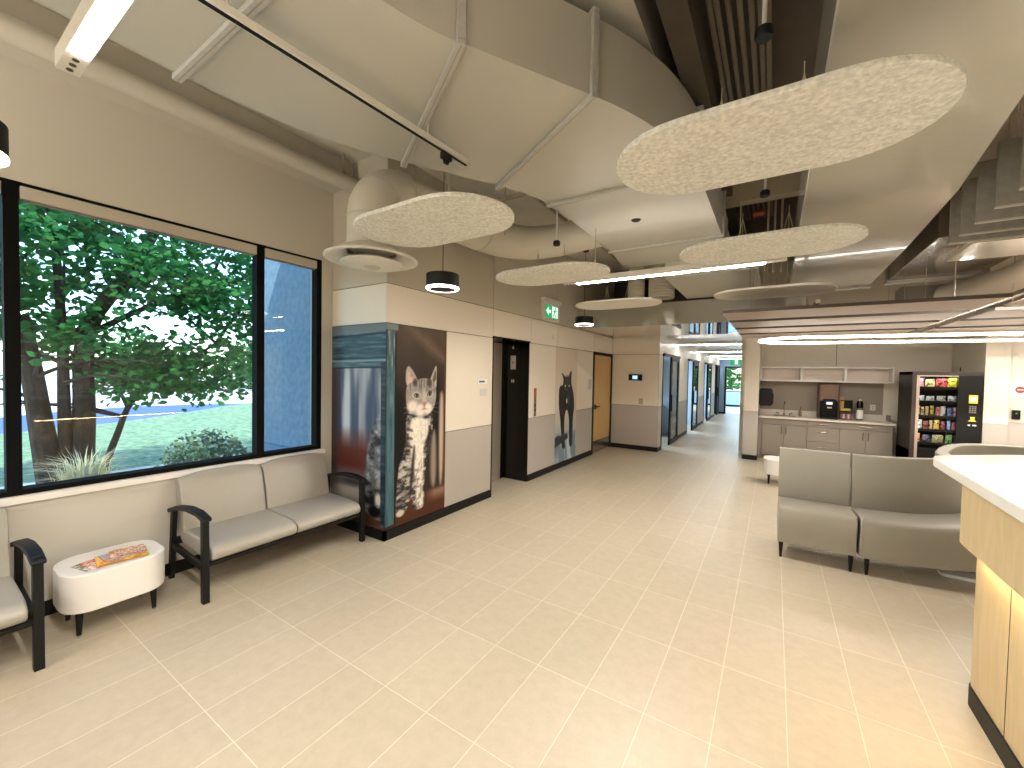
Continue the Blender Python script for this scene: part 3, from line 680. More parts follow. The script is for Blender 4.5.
MB().box(.875, .89, 1.25, 3.05, .858, .8705).build('light_strip', M['ledstrip'], t)
MB().box(.9235, .9255, 2.74, 2.743, .10, .862).build('panel_joint', M['seam'], t)

# ------------------------------------------------------------------ column, kitchen alcove
struct(MB().box(-.522, -.262, YK, 10.95, 1.02, ZD, 0).box(-.522, -.262, YK, 10.95, .10, 1.015, 1).build('wall_column', [M['cream'], M['greige']]))
struct(MB().box(-.528, -.256, YK-.01, 10.95, 0, .10).build('baseboard_column', M['black']))
YKB = 10.68
struct(MB().box(-.262, 2.78, YKB, YKB+.2, 0, ZD).build('wall_kitchen', M['cream']))
struct(MB().box(-.262, 1.81, YKB-.008, YKB, 1.02, 1.64).build('trim_6', M['splash']))
sm = MB().box(1.06, 1.068, YKB-.003, YKB, 1.97, 2.6).box(-.262, 2.76, YKB-.003, YKB, 2.575, 2.583)
struct(sm.build('trim_7', M['seam']))
struct(MB().box(2.74, 3.0, 9.27, YKB+.2, 1.07, ZD, 0).box(2.74, 3.0, 9.27, YKB+.2, .1, 1.065, 1).build('wall_alcove', [M['cream'], M['greige']]))
struct(MB().box(3.0, XR, 9.33, 9.5, 1.10, ZD, 0).box(3.0, XR, 9.33, 9.5, .1, 1.095, 1).build('wall_right_far', [M['cream'], M['greige']]))
struct(MB().box(2.74, XR, 9.255, 9.34, 0, .10).build('baseboard_right', M['black']))
struct(MB().box(XR, XR+.2, YB, 9.5, 0, ZD).build('wall_right', M['cream']))
struct(MB().box(XW-.2, XR+.2, YB-.2, YB, 0, ZD).build('wall_back', M['cream']))
struct(MB().box(3.0, 3.005, 9.31, 9.33, 1.1, 2.6).build('trim_8', M['seam']))

# cabinets
def cabinet(x0, x1, kind, label):
    t = thing('kitchen_cabinet', label, 'cabinet', ((x0+x1)/2,10.4,0), 'kitchen base cabinets')
    MB().box(x0, x1, 10.12, YKB-.012, .1, .868).box(x0+.002, x1-.002, 10.19, YKB-.012, 0, .1).build('carcass', M['cab'], t)
    g = .003; f0, f1 = 10.10, 10.12
    def front(a, b, c, d, nm): return MB().box(a+g, b-g, f0, f1, c+g, d-g).build(nm, M['cab'], t, bevel=.002)
    def bar(a, b, c, d, par):
        hd = MB().tube([(a,f0-.028,c),(b,f0-.028,d)], .006, 8)
        for px, pz in ((a,c),(b,d)): hd.tube([(px,f0,pz),(px,f0-.028,pz)], .005, 8)
        o = hd.build('handle', M['steel']); o.parent = par; o.matrix_parent_inverse = Matrix.Translation(-t.location) if False else Matrix.Identity(4)
        return o
    xm = (x0+x1)/2
    if kind == 'sink':
        front(x0, x1, .745, .868, 'false_front')
        a = front(x0, xm, .1, .745, 'door'); bar(xm-.04, .56, xm-.04, .70, a) if False else bar(xm-.04, xm-.04, .56, .70, a)
        b = front(xm, x1, .1, .745, 'door'); bar(xm+.04, xm+.04, .56, .70, b)
    elif kind == 'drawers':
        for c, d in ((.745,.868),(.445,.745),(.1,.445)):
            a = front(x0, x1, c, d, 'drawer'); zc = (c+d)/2 if d-c < .2 else d-.09; bar(xm-.09, xm+.09, zc, zc, a)
    else:
        a = front(x0, x1, .745, .868, 'drawer'); bar(xm-.09, xm+.09, .806, .806, a)
        a = front(x0, xm, .1, .745, 'door'); bar(xm-.04, xm-.04, .56, .70, a)
        b = front(xm, x1, .1, .745, 'door'); bar(xm+.04, xm+.04, .56, .70, b)
    return t
cabinet(-.19, .585, 'sink', 'taupe double door sink cabinet at the left of the kitchenette')
cabinet(.585, 1.10, 'drawers', 'taupe three drawer cabinet under the coffee brewer')
cabinet(1.10, 1.87, 'double', 'taupe cabinet with top drawer and two doors next to the vending machine')
o = MB().box(-.258, -.192, 10.12, YKB-.012, 0, .868).build('filler_panel', M['cab']); tag(o, 'narrow taupe filler strip between column and sink cabinet', 'filler')
t = thing('countertop', 'pale kitchen countertop over the taupe cabinets', 'countertop', (.8,10.4,.87))
MB().box(-.258, 1.90, 10.06, YKB-.01, .87, .91).build('slab', M['counter'], t, bevel=.003)
MB().box(-.258, 1.90, YKB-.03, YKB-.009, .91, 1.02).build('upstand', M['counter'], t)
MB().prism(rrect(-.0,.40,10.24,10.56,.05), .906, .913).build('sink_rim', M['chrome'], t)
MB().prism(rrect(.02,.38,10.26,10.54,.04), .9125, .9135).build('sink_bowl', mat('sink_shadow', (96,92,86), .3, metal=.7), t)
# cubbies
for x0, x1, lb in ((-.258,.475,'white open wall cubby nearest the column'),(.475,1.185,'white open wall cubby in the middle above the coffee brewer'),(1.185,1.895,'white open wall cubby nearest the vending machine')):
    t = thing('wall_cubby', lb, 'shelf', ((x0+x1)/2,10.5,1.65), 'open cubbies over the kitchenette')
    z0, z1, th = 1.645, 1.955, .03
    MB().box(x0, x1, 10.33, YKB-.009, z0, z0+th).build('bottom_board', M['white'], t); MB().box(x0, x1, 10.33, YKB-.009, z1-th, z1).build('top_board', M['white'], t)
    MB().box(x0, x0+th*.7, 10.33, YKB-.009, z0+th, z1-th).build('side_board', M['white'], t); MB().box(x1-th*.7, x1, 10.33, YKB-.009, z0+th, z1-th).build('side_board', M['white'], t)
    MB().box(x0+th*.7, x1-th*.7, YKB-.03, YKB-.01, z0+th, z1-th).build('back_board', mat('cubby_back', (232,218,208), .5), t)

# kitchen things
t = thing('faucet', 'chrome gooseneck faucet behind the kitchen sink', 'faucet', (.2,10.58,.91))
MB().tube([(.2,10.59,.912),(.2,10.59,1.17),(.2,10.575,1.2),(.2,10.54,1.215),(.2,10.50,1.20),(.2,10.48,1.16)], .011, 12).build('spout', M['chrome'], t)
MB().tube([(.2,10.59,.912),(.2,10.59,.95)], .024, 14).build('base', M['chrome'], t)
for sx in (-.1,.1): MB().tube([(.2+sx,10.59,.912),(.2+sx,10.59,.955),(.2+sx*1.5,10.56,.965)], .01, 10).build('tap_handle', M['chrome'], t)
t = thing('soap_bottle', 'small soap pump bottle right of the sink', 'bottle', (.48,10.52,.91))
MB().lathe([(0,0),(.03,0),(.03,.1),(.012,.125),(.012,.14),(0,.14)], (.48,10.52,.911), 16).build('bottle_body', mat('amber_soap', (150,132,110), .3), t)
MB().tube([(.48,10.52,1.05),(.48,10.52,1.10),(.48,10.48,1.10)], .006, 8).build('pump', M['blackmetal'], t)
t = thing('towel_dispenser', 'black paper towel dispenser on the alcove wall above the sink', 'dispenser', (-.12,10.3,1.12))
MB().prism(rrect(-.262,-.02,1.12,1.49,.05), 10.14, 10.40, 'y').build('housing', M['black'], t, bevel=.012)
MB().prism([(-.022,1.15),(-.005,1.17),(.0,1.36),(-.022,1.42)], 10.17, 10.37, 'y').build('front_lid', M['blackmetal'], t)
MB().box(-.006, .006, 10.22, 10.30, 1.33, 1.37).build('latch', M['chrome'], t)
t = thing('coffee_brewer', 'tall coffee brewer with steel hopper and black front on the counter', 'coffee machine', (.93,10.42,.91))
MB().box(.77, 1.095, 10.32, 10.62, 1.27, 1.60).build('hopper', mat('brown_steel', (120,98,82), .3, metal=.6), t, bevel=.006)
MB().box(.765, .79, 10.31, 10.62, .915, 1.60).box(1.08, 1.10, 10.31, 10.62, .915, 1.60).build('side_frame', mat('dark_brown', (52,32,26), .4), t)
MB().box(.77, 1.095, 10.34, 10.62, .915, 1.27).build('body', M['blackgloss'], t)
MB().prism(rrect(.835,1.045,1.0,1.31,.03), 10.24, 10.36, 'y').build('brew_head', M['blackgloss'], t, bevel=.008)
MB().box(.79, 1.08, 10.20, 10.36, .912, .945).build('drip_tray', M['blackmetal'], t)
MB().box(.89, .985, 10.236, 10.241, 1.20, 1.25).build('screen', mat('brew_screen', (180,195,220), .3, emit=(180,200,240), estr=.9), t)
MB().box(.905, .975, 10.236, 10.241, 1.125, 1.155).build('brand_plate', mat('cream_plate', (214,200,160), .4), t)
t = thing('condiment_rack', 'black condiment rack with stir sticks beside the coffee brewer', 'rack', (1.2,10.42,.91))
MB().box(1.12, 1.31, 10.34, 10.50, .912, 1.06).build('bin', mat('dark_bin', (60,40,34), .5), t)
MB().box(1.12, 1.31, 10.33, 10.345, 1.06, 1.085).box(1.295, 1.31, 10.34, 10.50, 1.06, 1.29).box(1.12, 1.31, 10.49, 10.50, 1.06, 1.29).box(1.12,1.31,10.34,10.50,1.28,1.295).build('frame', M['blackmetal'], t)
st_ = MB()
for k in range(14):
    x = 1.125+.004*k; st_.tube([(x,10.42+.002*(k%5),1.06),(x+.01*(k-7)/7,10.42+.004*(k%3),1.34+.012*((k*5)%4))], .0035, 6)
st_.build('stir_sticks', mat('stick_wood', (206,166,104), .6), t)
for k in range(5): MB().box(1.125+.037*k, 1.155+.037*k, 10.332, 10.341, .93, 1.02).build('packet', M['packet'][k % 2], t)
o = MB()
for k in range(6): o.lathe([(0,0),(.03,.01),(.038,.03),(.028,.05),(0,.055)], (1.16+.025*k,10.40+.03*(k%2),1.065+.012*(k%2)), 12)
o = o.build('cream_cups', mat('cream_lid', (206,190,90), .5), t)
t = thing('syrup_bottle', 'tall bottle with black pump top and white label on the counter', 'bottle', (1.43,10.42,.91))
MB().lathe([(0,0),(.052,0),(.052,.2),(.045,.24),(0,.24)], (1.43,10.42,.912), 20).build('bottle_body', mat('bottle_clear', (120,100,84), .25), t)
MB().lathe([(.0535,.03),(.0535,.2)], (1.43,10.42,.912), 20).build('bottle_label', M['white'], t)
MB().lathe([(0,.24),(.05,.24),(.055,.30),(.045,.375),(0,.38)], (1.43,10.42,.912), 20).build('cap', M['blackgloss'], t)
MB().lathe([(0,.38),(.02,.38),(.02,.41),(0,.415)], (1.43,10.42,.912), 14).build('pump', M['whitemetal'], t)
t = thing('outlet_plate', 'cream outlet plate on the taupe backsplash', 'outlet', (1.66,YKB,1.15))
MB().box(1.62, 1.70, YKB-.014, YKB-.0085, 1.10, 1.215).build('plate', M['cream'], t, bevel=.002)
MB().box(1.648, 1.672, YKB-.016, YKB-.013, 1.12, 1.15).box(1.648, 1.672, YKB-.016, YKB-.013, 1.165, 1.195).build('socket', M['greige'], t)
o = MB().box(1.855, 1.885, 10.42, 10.64, .911, 1.03).build('napkin_holder', M['cab']); tag(o, 'small grey holder at the right end of the kitchen counter', 'holder')

# ------------------------------------------------------------------ vending machine
VX0, VX1, VY0, VY1, VH = 1.915, 2.70, 9.2, 10.08, 1.86
t = thing('vending_machine', 'tall dark snack vending machine with lit shelves', 'vending machine', ((VX0+VX1)/2,9.6,0))
vb = mat('vending_brown', (50,38,32), .45); vd = mat('vending_black', (11,9,8), .45, spec=.3)
cs = MB()
cs.box(VX0, VX0+.04, VY0+.06, VY1, .06, VH).box(VX1-.17, VX1, VY0+.06, VY1, .06, VH).box(VX0, VX1, VY1-.05, VY1, .06, VH).box(VX0, VX1, VY0+.06, VY1, VH-.05, VH).box(VX0, VX1, VY0+.06, VY1, .06, .56)
cs.build('case', vd, t, fix=True)
fr = MB().box(VX0, VX0+.05, VY0, VY0+.06, .06, VH).box(VX0+.05, VX1, VY0, VY0+.06, VH-.06, VH)
fr.build('door_frame', vb, t)
MB().box(VX0+.05, VX0+.085, VY0-.004, VY0+.06, .45, VH-.06).box(VX0+.085, 2.53, VY0-.004, VY0+.05, VH-.078, VH-.06).build('bright_trim', mat('vending_trim', (176,158,142), .35, metal=.3), t)
MB().box(VX0+.05, 2.53, VY0, VY0+.06, .06, .62).build('lower_door', vd, t)
MB().box(2.44, VX1, VY0-.005, VY0+.06, .06, VH-.06).build('control_panel', vd, t)
MB().add([(VX0+.085,VY0+.01,.62),(2.53,VY0+.01,.62),(2.53,VY0+.01,VH-.078),(VX0+.085,VY0+.01,VH-.078)], [(0,1,2,3)]).build('glass', M['clear'], t, smooth=False)
yel = mat('vending_yellow', (196,176,60), .4, emit=(190,170,60), estr=.25)
MB().box(2.56, 2.655, VY0-.014, VY0-.005, 1.37, 1.50).build('display_bezel', yel, t)
MB().box(2.575, 2.64, VY0-.017, VY0-.013, 1.41, 1.465).build('display', mat('vend_display', (230,240,230), .3, emit=(230,245,235), estr=1.0), t)
kp = MB()
for r in range(4):
    for c_ in range(3): kp.box(2.567+.028*c_, 2.587+.028*c_, VY0-.01, VY0-.005, 1.22+.03*r, 1.242+.03*r)
kp.build('keypad', mat('key_grey', (120,112,104), .5), t)
MB().prism([(2.56,1.09),(2.65,1.09),(2.625,1.115),(2.63,1.16),(2.58,1.16),(2.585,1.115)], VY0-.02, VY0-.005, 'y').build('bill_slot', yel, t)
MB().box(2.56, 2.585, VY0-.012, VY0-.005, 1.02, 1.04).box(2.61, 2.65, VY0-.012, VY0-.005, 1.02, 1.04).build('coin_slot', M['whitemetal'], t)
MB().box(2.0, 2.48, VY0-.008, VY0, .25, .45).build('delivery_flap', M['blackgloss'], t)
MB().tube([(2.48,9.3,VH),(2.48,9.3,VH+.07)], .006, 8).build('antenna', M['blackmetal'], t)
for cx in (VX0+.06, VX1-.06):
    for cy in (VY0+.12, VY1-.08): MB().tube([(cx,cy,0),(cx,cy,.065)], .025, 10).build('foot', M['blackmetal'], t)
zr = [1.605,1.375,1.135,.915,.695]
for z in zr:
    o = MB().box(VX0+.042, VX1-.172, VY0+.09, VY1-.06, z-.02, z-.004).box(VX0+.042, VX1-.172, VY0+.08, VY0+.09, z-.03, z+.012).build('shelf', vd, t)
MB().box(VX0+.09, 2.50, VY0+.075, VY0+.10, VH-.075, VH-.06).build('lamp', emat('vend_lamp', (.95,.97,1), 12), t)
MB().box(VX0+.042, VX0+.05, VY0+.07, VY0+.10, .62, VH-.09).build('side_lamp', emat('vend_lamp_side', (1,.93,.86), 5), t)
rows = [
 ('top shelf', .155, [(921.3,926,(226,150,170),'pink and pale blue'),(927,937,(236,226,130),'pale yellow'),(938,949.5,(214,58,60),'red and white'),(950,962,(240,220,30),'bright yellow')]),
 ('second shelf', .10, [(921.3,927,(190,196,206),'silver blue'),(928.5,937,(206,204,198),'cream white'),(939.5,948.5,(196,198,204),'silver grey'),(951,961,(226,228,230),'bright white')]),
 ('third shelf', .17, [(921.3,923,(190,130,60),'orange brown'),(923.8,927,(226,206,170),'cream'),(928.3,931.8,(206,176,120),'tan'),(933,937.3,(214,180,40),'golden yellow'),(939,943.5,(222,110,120),'pink'),(944,949.2,(220,220,200),'white and green'),(950.5,956,(70,100,190),'blue'),(957,961.5,(226,150,160),'pale pink')]),
 ('fourth shelf', .16, [(921.3,925.5,(206,204,200),'white'),(926.5,932,(140,44,40),'dark red'),(933,936.5,(206,176,110),'tan'),(937.5,943.5,(206,164,40),'gold'),(944.5,949.5,(130,36,50),'burgundy'),(951,954.7,(120,170,210),'light blue'),(956,960.5,(206,90,120),'rose pink')]),
 ('bottom shelf', .15, [(921.3,924,(214,130,60),'orange'),(925.5,935,(46,40,66),'dark navy'),(936.5,948,(136,124,70),'olive gold'),(950,957,(70,120,56),'green'),(958.5,963,(36,60,36),'dark green')])]
seen = {}
for (rn, hmax, items), z in zip(rows, zr):
    for i, (u0, u1, rgb, cn) in enumerate(items):
        x0 = 2.03+(u0-921.5)*.0113; x1 = 2.03+(u1-921.5)*.0113
        h = hmax*(.86+.14*((i*7+3) % 5)/4); yf = VY0+.10; b = MB(); vs = []; fs = []; nx, nz = 5, 6
        for side in (-1,1):
            for a in range(nz+1):
                for c_ in range(nx+1):
                    q = c_/nx; s = a/nz; bul = .022*(math.sin(PI*q)*math.sin(PI*min(max(s,.0),1)))**.6
                    vs.append((x0+(x1-x0)*q, yf+.03+side*bul, z+h*s))
        N = (nx+1)*(nz+1)
        for a in range(nz):
            for c_ in range(nx):
                k = a*(nx+1)+c_; fs.append((k,k+1,k+nx+2,k+nx+1)); fs.append((N+k,N+k+nx+1,N+k+nx+2,N+k+1))
        b.add(vs, fs)
        key = tuple(rgb)
        if key not in seen: seen[key] = magmat('snack_wrap', rgb, [rgb, tuple(min(255,int(v*.6+100)) for v in rgb), tuple(int(v*.55) for v in rgb)], 22)
        o = b.build('snack_packet', seen[key], fix=True)
        tag(o, cn+' snack packet on the '+rn+' of the vending machine', 'snack', 'snack packets on the vending shelves')

# notices on the right wall
o = MB().box(3.02, 3.22, 9.322, 9.33, 1.50, 1.72).build('wall_sign', M['white']); tag(o, 'white notice with a red no entry disc on the right wall', 'sign')
MB().lathe([(0,0),(.05,0),(.05,.003),(0,.003)], n=28).build('red_disc', M['red'], o).matrix_parent_inverse = Matrix.Translation((3.125,9.322,1.60)) @ Matrix.Rotation(PI/2,4,'X')
MB().box(3.095, 3.155, 9.3175, 9.319, 1.592, 1.608).build('white_bar', M['white'], o)
t = thing('card_reader', 'small black card reader with green light on the right wall', 'card reader', (3.09,9.33,1.2))
MB().box(3.05, 3.135, 9.30, 9.33, 1.15, 1.29).build('housing', M['blackgloss'], t, bevel=.004)
MB().box(3.085, 3.10, 9.298, 9.301, 1.235, 1.25).build('indicator', mat('green_dot', (60,150,80), .4, emit=(60,170,90), estr=.6), t)

# ------------------------------------------------------------------ corridor
ZC = 2.66
YE = 21.2
cw = MB(); prev = YF+.0
ops = [(9.78,11.46),(13.05,14.75),(16.45,18.15),(19.65,20.95)]
def cseg(b, y0, y1):
    b.box(XCL-.14, XCL, y0, y1, 1.02, ZC, 0); b.box(XCL-.14, XCL, y0, y1, .09, 1.015, 1); b.box(XCL-.14, XCL+.01, y0, y1, 0, .09, 2)
p = YF+.016
for a, b_ in ops:
    cseg(cw, p, a); p = b_
    cw.box(XCL-.14, XCL, a, b_, 2.22, ZC, 0)
cseg(cw, p, YE)
struct(cw.build('wall_corridor_left', [M['cream'], M['greige'], M['black']]))
struct(MB().box(-.66, -.523, 10.9, YE, 0, ZC).build('wall_corridor_right', M['cream']))
struct(MB().box(XCL-.2, -.2, YF+.3, 27, ZC, ZC+.1).build('ceiling_corridor', mat('glossy_corridor_ceiling', (176,176,172), .3)))
struct(MB().box(-9, XCL-.2, YF+.3, 27, ZC, ZC+.1).build('ceiling_rooms', M['cream']))
# end wall with glazed door, room beyond with window
struct(MB().box(XCL, -1.93, YE, YE+.12, 0, ZC, 0).box(-1.93, -.6, YE, YE+.12, 2.2, ZC, 0).box(-.80, -.5, YE, YE+.12, 0, 2.2, 0).box(XCL,-1.93,YE-.012,YE,0,.09,1).build('wall_corridor_end', [M['bluewall'], M['black']]))
d = struct(MB().box(-1.93, -1.86, YE-.02, YE+.1, 0, 2.2).box(-.87, -.80, YE-.02, YE+.1, 0, 2.2).box(-1.93, -.80, YE-.02, YE+.1, 2.12, 2.2).build('door_2', M['blackmetal']))
struct(MB().box(-6, 1.5, 26.8, 27, 0, .85, 0).box(-6, 1.5, 26.8, 27, 2.45, 2.7, 0).box(-6,1.5,26.78,26.8,0,.1,1).box(1.5,1.7,YE,27,0,2.7,0).build('wall_end_room', [mat('pale_blue_wall', (170,196,214), .6), M['black']]))
o = struct(MB().box(-6, 1.5, 26.85, 26.9, 2.40, 2.45).box(-1.2, -1.14, 26.85, 26.9, .85, 2.45).box(-6, 1.5, 26.85, 26.9, .85, .90).build('window_2', M['blackmetal']))
MB().add([(-6,26.875,.85),(1.5,26.875,.85),(1.5,26.875,2.45),(-6,26.875,2.45)], [(0,1,2,3)]).build('window_pane', M['clear'], o, smooth=False)
# treatment rooms on the left of the corridor
rb = MB().box(-9, -8.9, YF+.3, 27, 0, ZC)
for y in (12.3,15.6,19.0,21.3): rb.box(-8.9, XCL-.14, y, y+.1, 0, ZC)
struct(rb.build('wall_rooms', mat('room_blue_white', (176,196,214), .6)))
struct(MB().box(-9, XE, YF+.3, YF+.4, 0, ZC).build('wall_rooms_near', M['cream']))
labels = ['black framed sliding glass door, first along the corridor wall','black framed sliding glass door, second along the corridor wall','black framed sliding glass door, third along the corridor wall','black framed glass door nearest the far end of the corridor']
for (a, b_), lb in zip(ops, labels):
    t = thing('sliding_door', lb, 'door', (XCL,b_,0), 'sliding glass doors along the corridor')
    x0, x1 = XCL+.012, XCL+.05; y0 = a+(b_-a)*.42
    MB().box(x0, x1, y0, y0+.13, 0.01, 2.17).box(x0, x1, b_-.10, b_+.04, .01, 2.17).box(x0, x1, y0, b_+.04, 2.08, 2.17).box(x0, x1, y0, b_+.04, .01, .12).build('frame', M['blackmetal'], t)
    MB().box(x0+.015, x1-.015, y0+.13, b_-.10, .12, 2.08).build('glass', M['teal'], t)
    MB().box(x1, x1+.03, y0+.03, y0+.06, .85, 1.25).build('handle', M['blackmetal'], t)
    MB().box(XCL, XCL+.06, a-.05, b_+.08, 2.17, 2.23).build('track', M['blackmetal'], t)
    MB().box(XCL-.14, XCL+.012, a-.0, a+.05, 0, 2.2).box(XCL-.14, XCL+.012, b_-.05, b_, 0, 2.2).build('door_jamb', M['blackmetal'], t)
# simple furnishings inside the first room
t = thing('room_counter', 'pale blue white counter seen through the first corridor door', 'cabinet', (-3.4,11.9,0))
MB().box(-4.2, -2.75, 11.75, 12.28, .0, .88).build('base', mat('room_white', (190,204,216), .5), t)
MB().box(-4.25, -2.7, 11.7, 12.29, .88, .92).build('worktop', M['quartz'], t)
MB().box(-4.2, -2.75, 11.95, 12.28, 1.45, 2.2).build('wall_cupboard', mat('room_white2', (180,196,210), .5), t)
t = thing('room_monitor', 'blue screen monitor on the counter in the first corridor room', 'monitor', (-3.15,11.82,.92))
MB().box(-3.4, -2.9, 11.82, 11.85, 1.05, 1.40).build('housing', M['blackgloss'], t)
MB().box(-3.38, -2.92, 11.815, 11.82, 1.07, 1.38).build('screen', mat('blue_screen', (20,70,170), .3, emit=(30,90,210), estr=.9), t)
MB().box(-3.2, -3.1, 11.82, 11.88, .92, 1.06).build('stand', M['blackmetal'], t)
# corridor linear lights
for i, (y, lb) in enumerate(((11.4,'corridor ceiling light bar nearest the waiting room'),(14.9,'second corridor ceiling light bar'),(18.1,'third corridor ceiling light bar'),(20.6,'corridor ceiling light bar nearest the end door'))):
    t = thing('ceiling_light', lb, 'light', (-1.35,y,ZC-.12), 'corridor light bars')
    MB().box(-2.16, -.67, y-.04, y+.04, ZC-.13, ZC-.05).build('housing', M['whitemetal'], t)
    MB().box(-2.15, -.68, y-.035, y+.035, ZC-.137, ZC-.13).build('diffuser', M['ledcor'], t)
    MB().tube([(-2.0,y,ZC-.05),(-2.0,y,ZC)], .005, 6).tube([(-.85,y,ZC-.05),(-.85,y,ZC)], .005, 6).build('hanger', M['whitemetal'], t)
t = thing('exit_sign', 'small green exit sign hanging above the door at the corridor end', 'exit sign', (-1.4,20.3,2.2))
MB().box(-1.66, -1.16, 20.25, 20.29, 2.24, 2.48).build('housing', M['green'], t)
MB().box(-1.47, -1.35, 20.245, 20.25, 2.27, 2.45).build('doorway', M['exitwhite'], t)
MB().tube([(-1.4,20.27,2.48),(-1.4,20.27,ZC)], .008, 6).build('hanger', M['whitemetal'], t)
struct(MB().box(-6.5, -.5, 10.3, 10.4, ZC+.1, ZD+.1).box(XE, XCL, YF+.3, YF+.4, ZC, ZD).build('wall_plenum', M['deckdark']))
# bulkhead between waiting room and corridor
struct(MB().box(XE+.002, .35, 7.42, YF-.002, 2.60, 2.99).build('ceiling_bulkhead', mat('glossy_bulkhead', (160,155,145), .06, spec=1.0, coat=1.0)))

# ------------------------------------------------------------------ ceiling services
def arc_path():
    th = math.radians(30.6); pts = [(-2.13,-4.1),(-2.13,-.5),(-2.13,.90)]
    for k in range(1,10):
        a = th*k/9; pts.append((-2.13+1.88*(1-math.cos(a)), .90+1.88*math.sin(a)))
    x0, y0 = pts[-1]; ex, ey = x0+math.sin(th)*.79, y0+math.cos(th)*.79; pts.append((ex,ey))
    R2 = 2.05; cx, cy = ex-math.cos(th)*R2, ey+math.sin(th)*R2
    for k in range(1,10):
        a = th-th*k/9; pts.append((cx+R2*math.cos(a), cy-R2*math.sin(a)))
    return pts
P1 = arc_path()
t = thing('duct', 'wide white rectangular duct bending across the ceiling above the seats', 'duct', (P1[2][0],P1[2][1],3.3))
def sweep_rect(path, w, z0, z1):
    b = MB(); vs = []; fs = []
    for i, p in enumerate(path):
        a = Vector(path[max(i-1,0)]); c = Vector(path[min(i+1,len(path)-1)]); d = (c-a).normalized(); n = Vector((d.y,-d.x))
        L_ = Vector(p)-n*w/2; R_ = Vector(p)+n*w/2
        vs += [(L_.x,L_.y,z0),(R_.x,R_.y,z0),(R_.x,R_.y,z1),(L_.x,L_.y,z1)]
    for i in range(len(path)-1):
        for j in range(4): fs.append((i*4+j,i*4+(j+1)%4,(i+1)*4+(j+1)%4,(i+1)*4+j))
    fs += [(0,1,2,3),tuple((len(path)-1)*4+j for j in (3,2,1,0))]
    return b.add(vs, fs)
P1 = P1+[(P1[-1][0]+.004,5.12)]
W1 = 1.27
sweep_rect(P1, W1, 3.3, 3.74).build('duct_body', M['duct'], t, fix=True)
print('duct path', [tuple(round(v,2) for v in p) for p in P1])
def flange(c, d, w=W1, z0=3.3, z1=3.74, par=t):
    d = Vector(d).normalized(); ang = math.atan2(d.y, d.x)-PI/2
    b = MB(); e = .03; th = .045
    for (sx, cx, a, z) in ((w+2*e,0,z0-e,e),(w+2*e,0,z1,e)): b.obox((0,0,a), sx, th, z)
    b.obox((-w/2-e/2,0,z0), e, th, z1-z0); b.obox((w/2+e/2,0,z0), e, th, z1-z0)
    b.obox((0,0,z0-e-.004), w+2*e, .008, z1-z0+2*e+.008) if False else None
    o = b.build('flange', M['flange'], par, bevel=.004, seg=1)
    o.matrix_parent_inverse = Matrix.Translation(-par.location) @ Matrix.Translation((c[0],c[1],0)) @ Matrix.Rotation(ang,4,'Z')
    g = MB().obox((0,0,z0-e-.001), w+2*e-.01, .006, .003); g = g.build('joint', M['conduit'], o); g.matrix_parent_inverse = Matrix.Identity(4)
    return o
q_ = math.radians(30.6); q_ = (math.sin(q_),math.cos(q_))
flange((-2.13,-.6), (0,1)); flange((-2.13,.90), (0,1)); flange(P1[11], q_); flange(P1[12], q_); flange((P1[-1][0],3.42), (0,1)); flange((P1[-1][0],5.10), (0,1))
# transition to the lower run towards the corridor
cx1 = P1[-1][0]
MB().add([(cx1-W1/2,5.1,3.3),(cx1+W1/2,5.1,3.3),(cx1+W1/2,5.1,3.72),(cx1-W1/2,5.1,3.72),(cx1-W1/2,5.55,3.22),(cx1+W1/2,5.55,3.22),(cx1+W1/2,5.55,3.66),(cx1-W1/2,5.55,3.66)],
   [(0,1,5,4),(1,2,6,5),(2,3,7,6),(3,0,4,7),(0,3,2,1),(4,5,6,7)]).build('transition', M['duct'], t, fix=True)
MB().box(cx1-.1, cx1+.98, 5.72, 7.41, 3.02, 3.4).build('lower_run', M['duct'], t)
MB().box(cx1-W1/2, cx1+W1/2, 5.55, 5.72, 3.22, 3.66).build('collar', M['duct'], t)
MB().lathe([(0,-.012),(.035,-.012),(.05,0)], (-1.238,4.21,3.3), 20).build('access_plug', M['blackmetal'], t)

t = thing('duct', 'broad glossy white wrapped duct running to the corridor on the right', 'duct', (.58,2,3.0))
MB().prism([(.14,-4.1),(.62,-4.1),(.80,1.7),(.905,2.79),(1.01,3.955),(1.05,5.5),(1.06,7.3),(.14,7.3)], 3.0, 3.48).build('duct_body', M['ductgloss'], t, bevel=.01)
MB().box(.12, 1.06, 7.24, 7.36, 2.96, 3.5).build('end_collar', M['duct'], t)

# round duct with elbow down to the round diffuser
DX, DY, DZ = -2.88, 2.26, 2.64
t = thing('round_duct', 'round wrapped duct with an elbow above the round diffuser', 'duct', (DX,DY,DZ+.1))
r0 = .20
pts = [(DX,DY,DZ+.1),(DX,DY,2.98)]
for k in range(1,8):
    a = PI/2*k/7; pts.append((DX, DY+.30*(1-math.cos(a)), 2.98+.30*math.sin(a)))
pts += [(DX+.02,3.1,3.29),(DX+.02,3.7,3.30),(DX+.06,4.1,3.32),(DX+.22,4.48,3.36),(DX+.5,4.72,3.42),(DX+.85,4.80,3.47),(-1.835,4.80,3.49)]
MB().tube(catm(pts, 3), r0, 28).build('duct_body', M['ductwrap'], t)
for q, dq in (((DX,DY,2.98),(0,0,1)),((DX,DY+.088,3.19),(0,.55,.8)),((DX,DY+.3,3.28),(0,1,.1)),((DX+.02,3.1,3.29),(0,1,0)),((DX+.02,3.7,3.30),(0,1,0))):
    d_ = Vector(dq).normalized()*.008; q = Vector(q); MB().tube([q-d_,q+d_], r0+.006, 28).build('clamp_band', M['duct'], t)
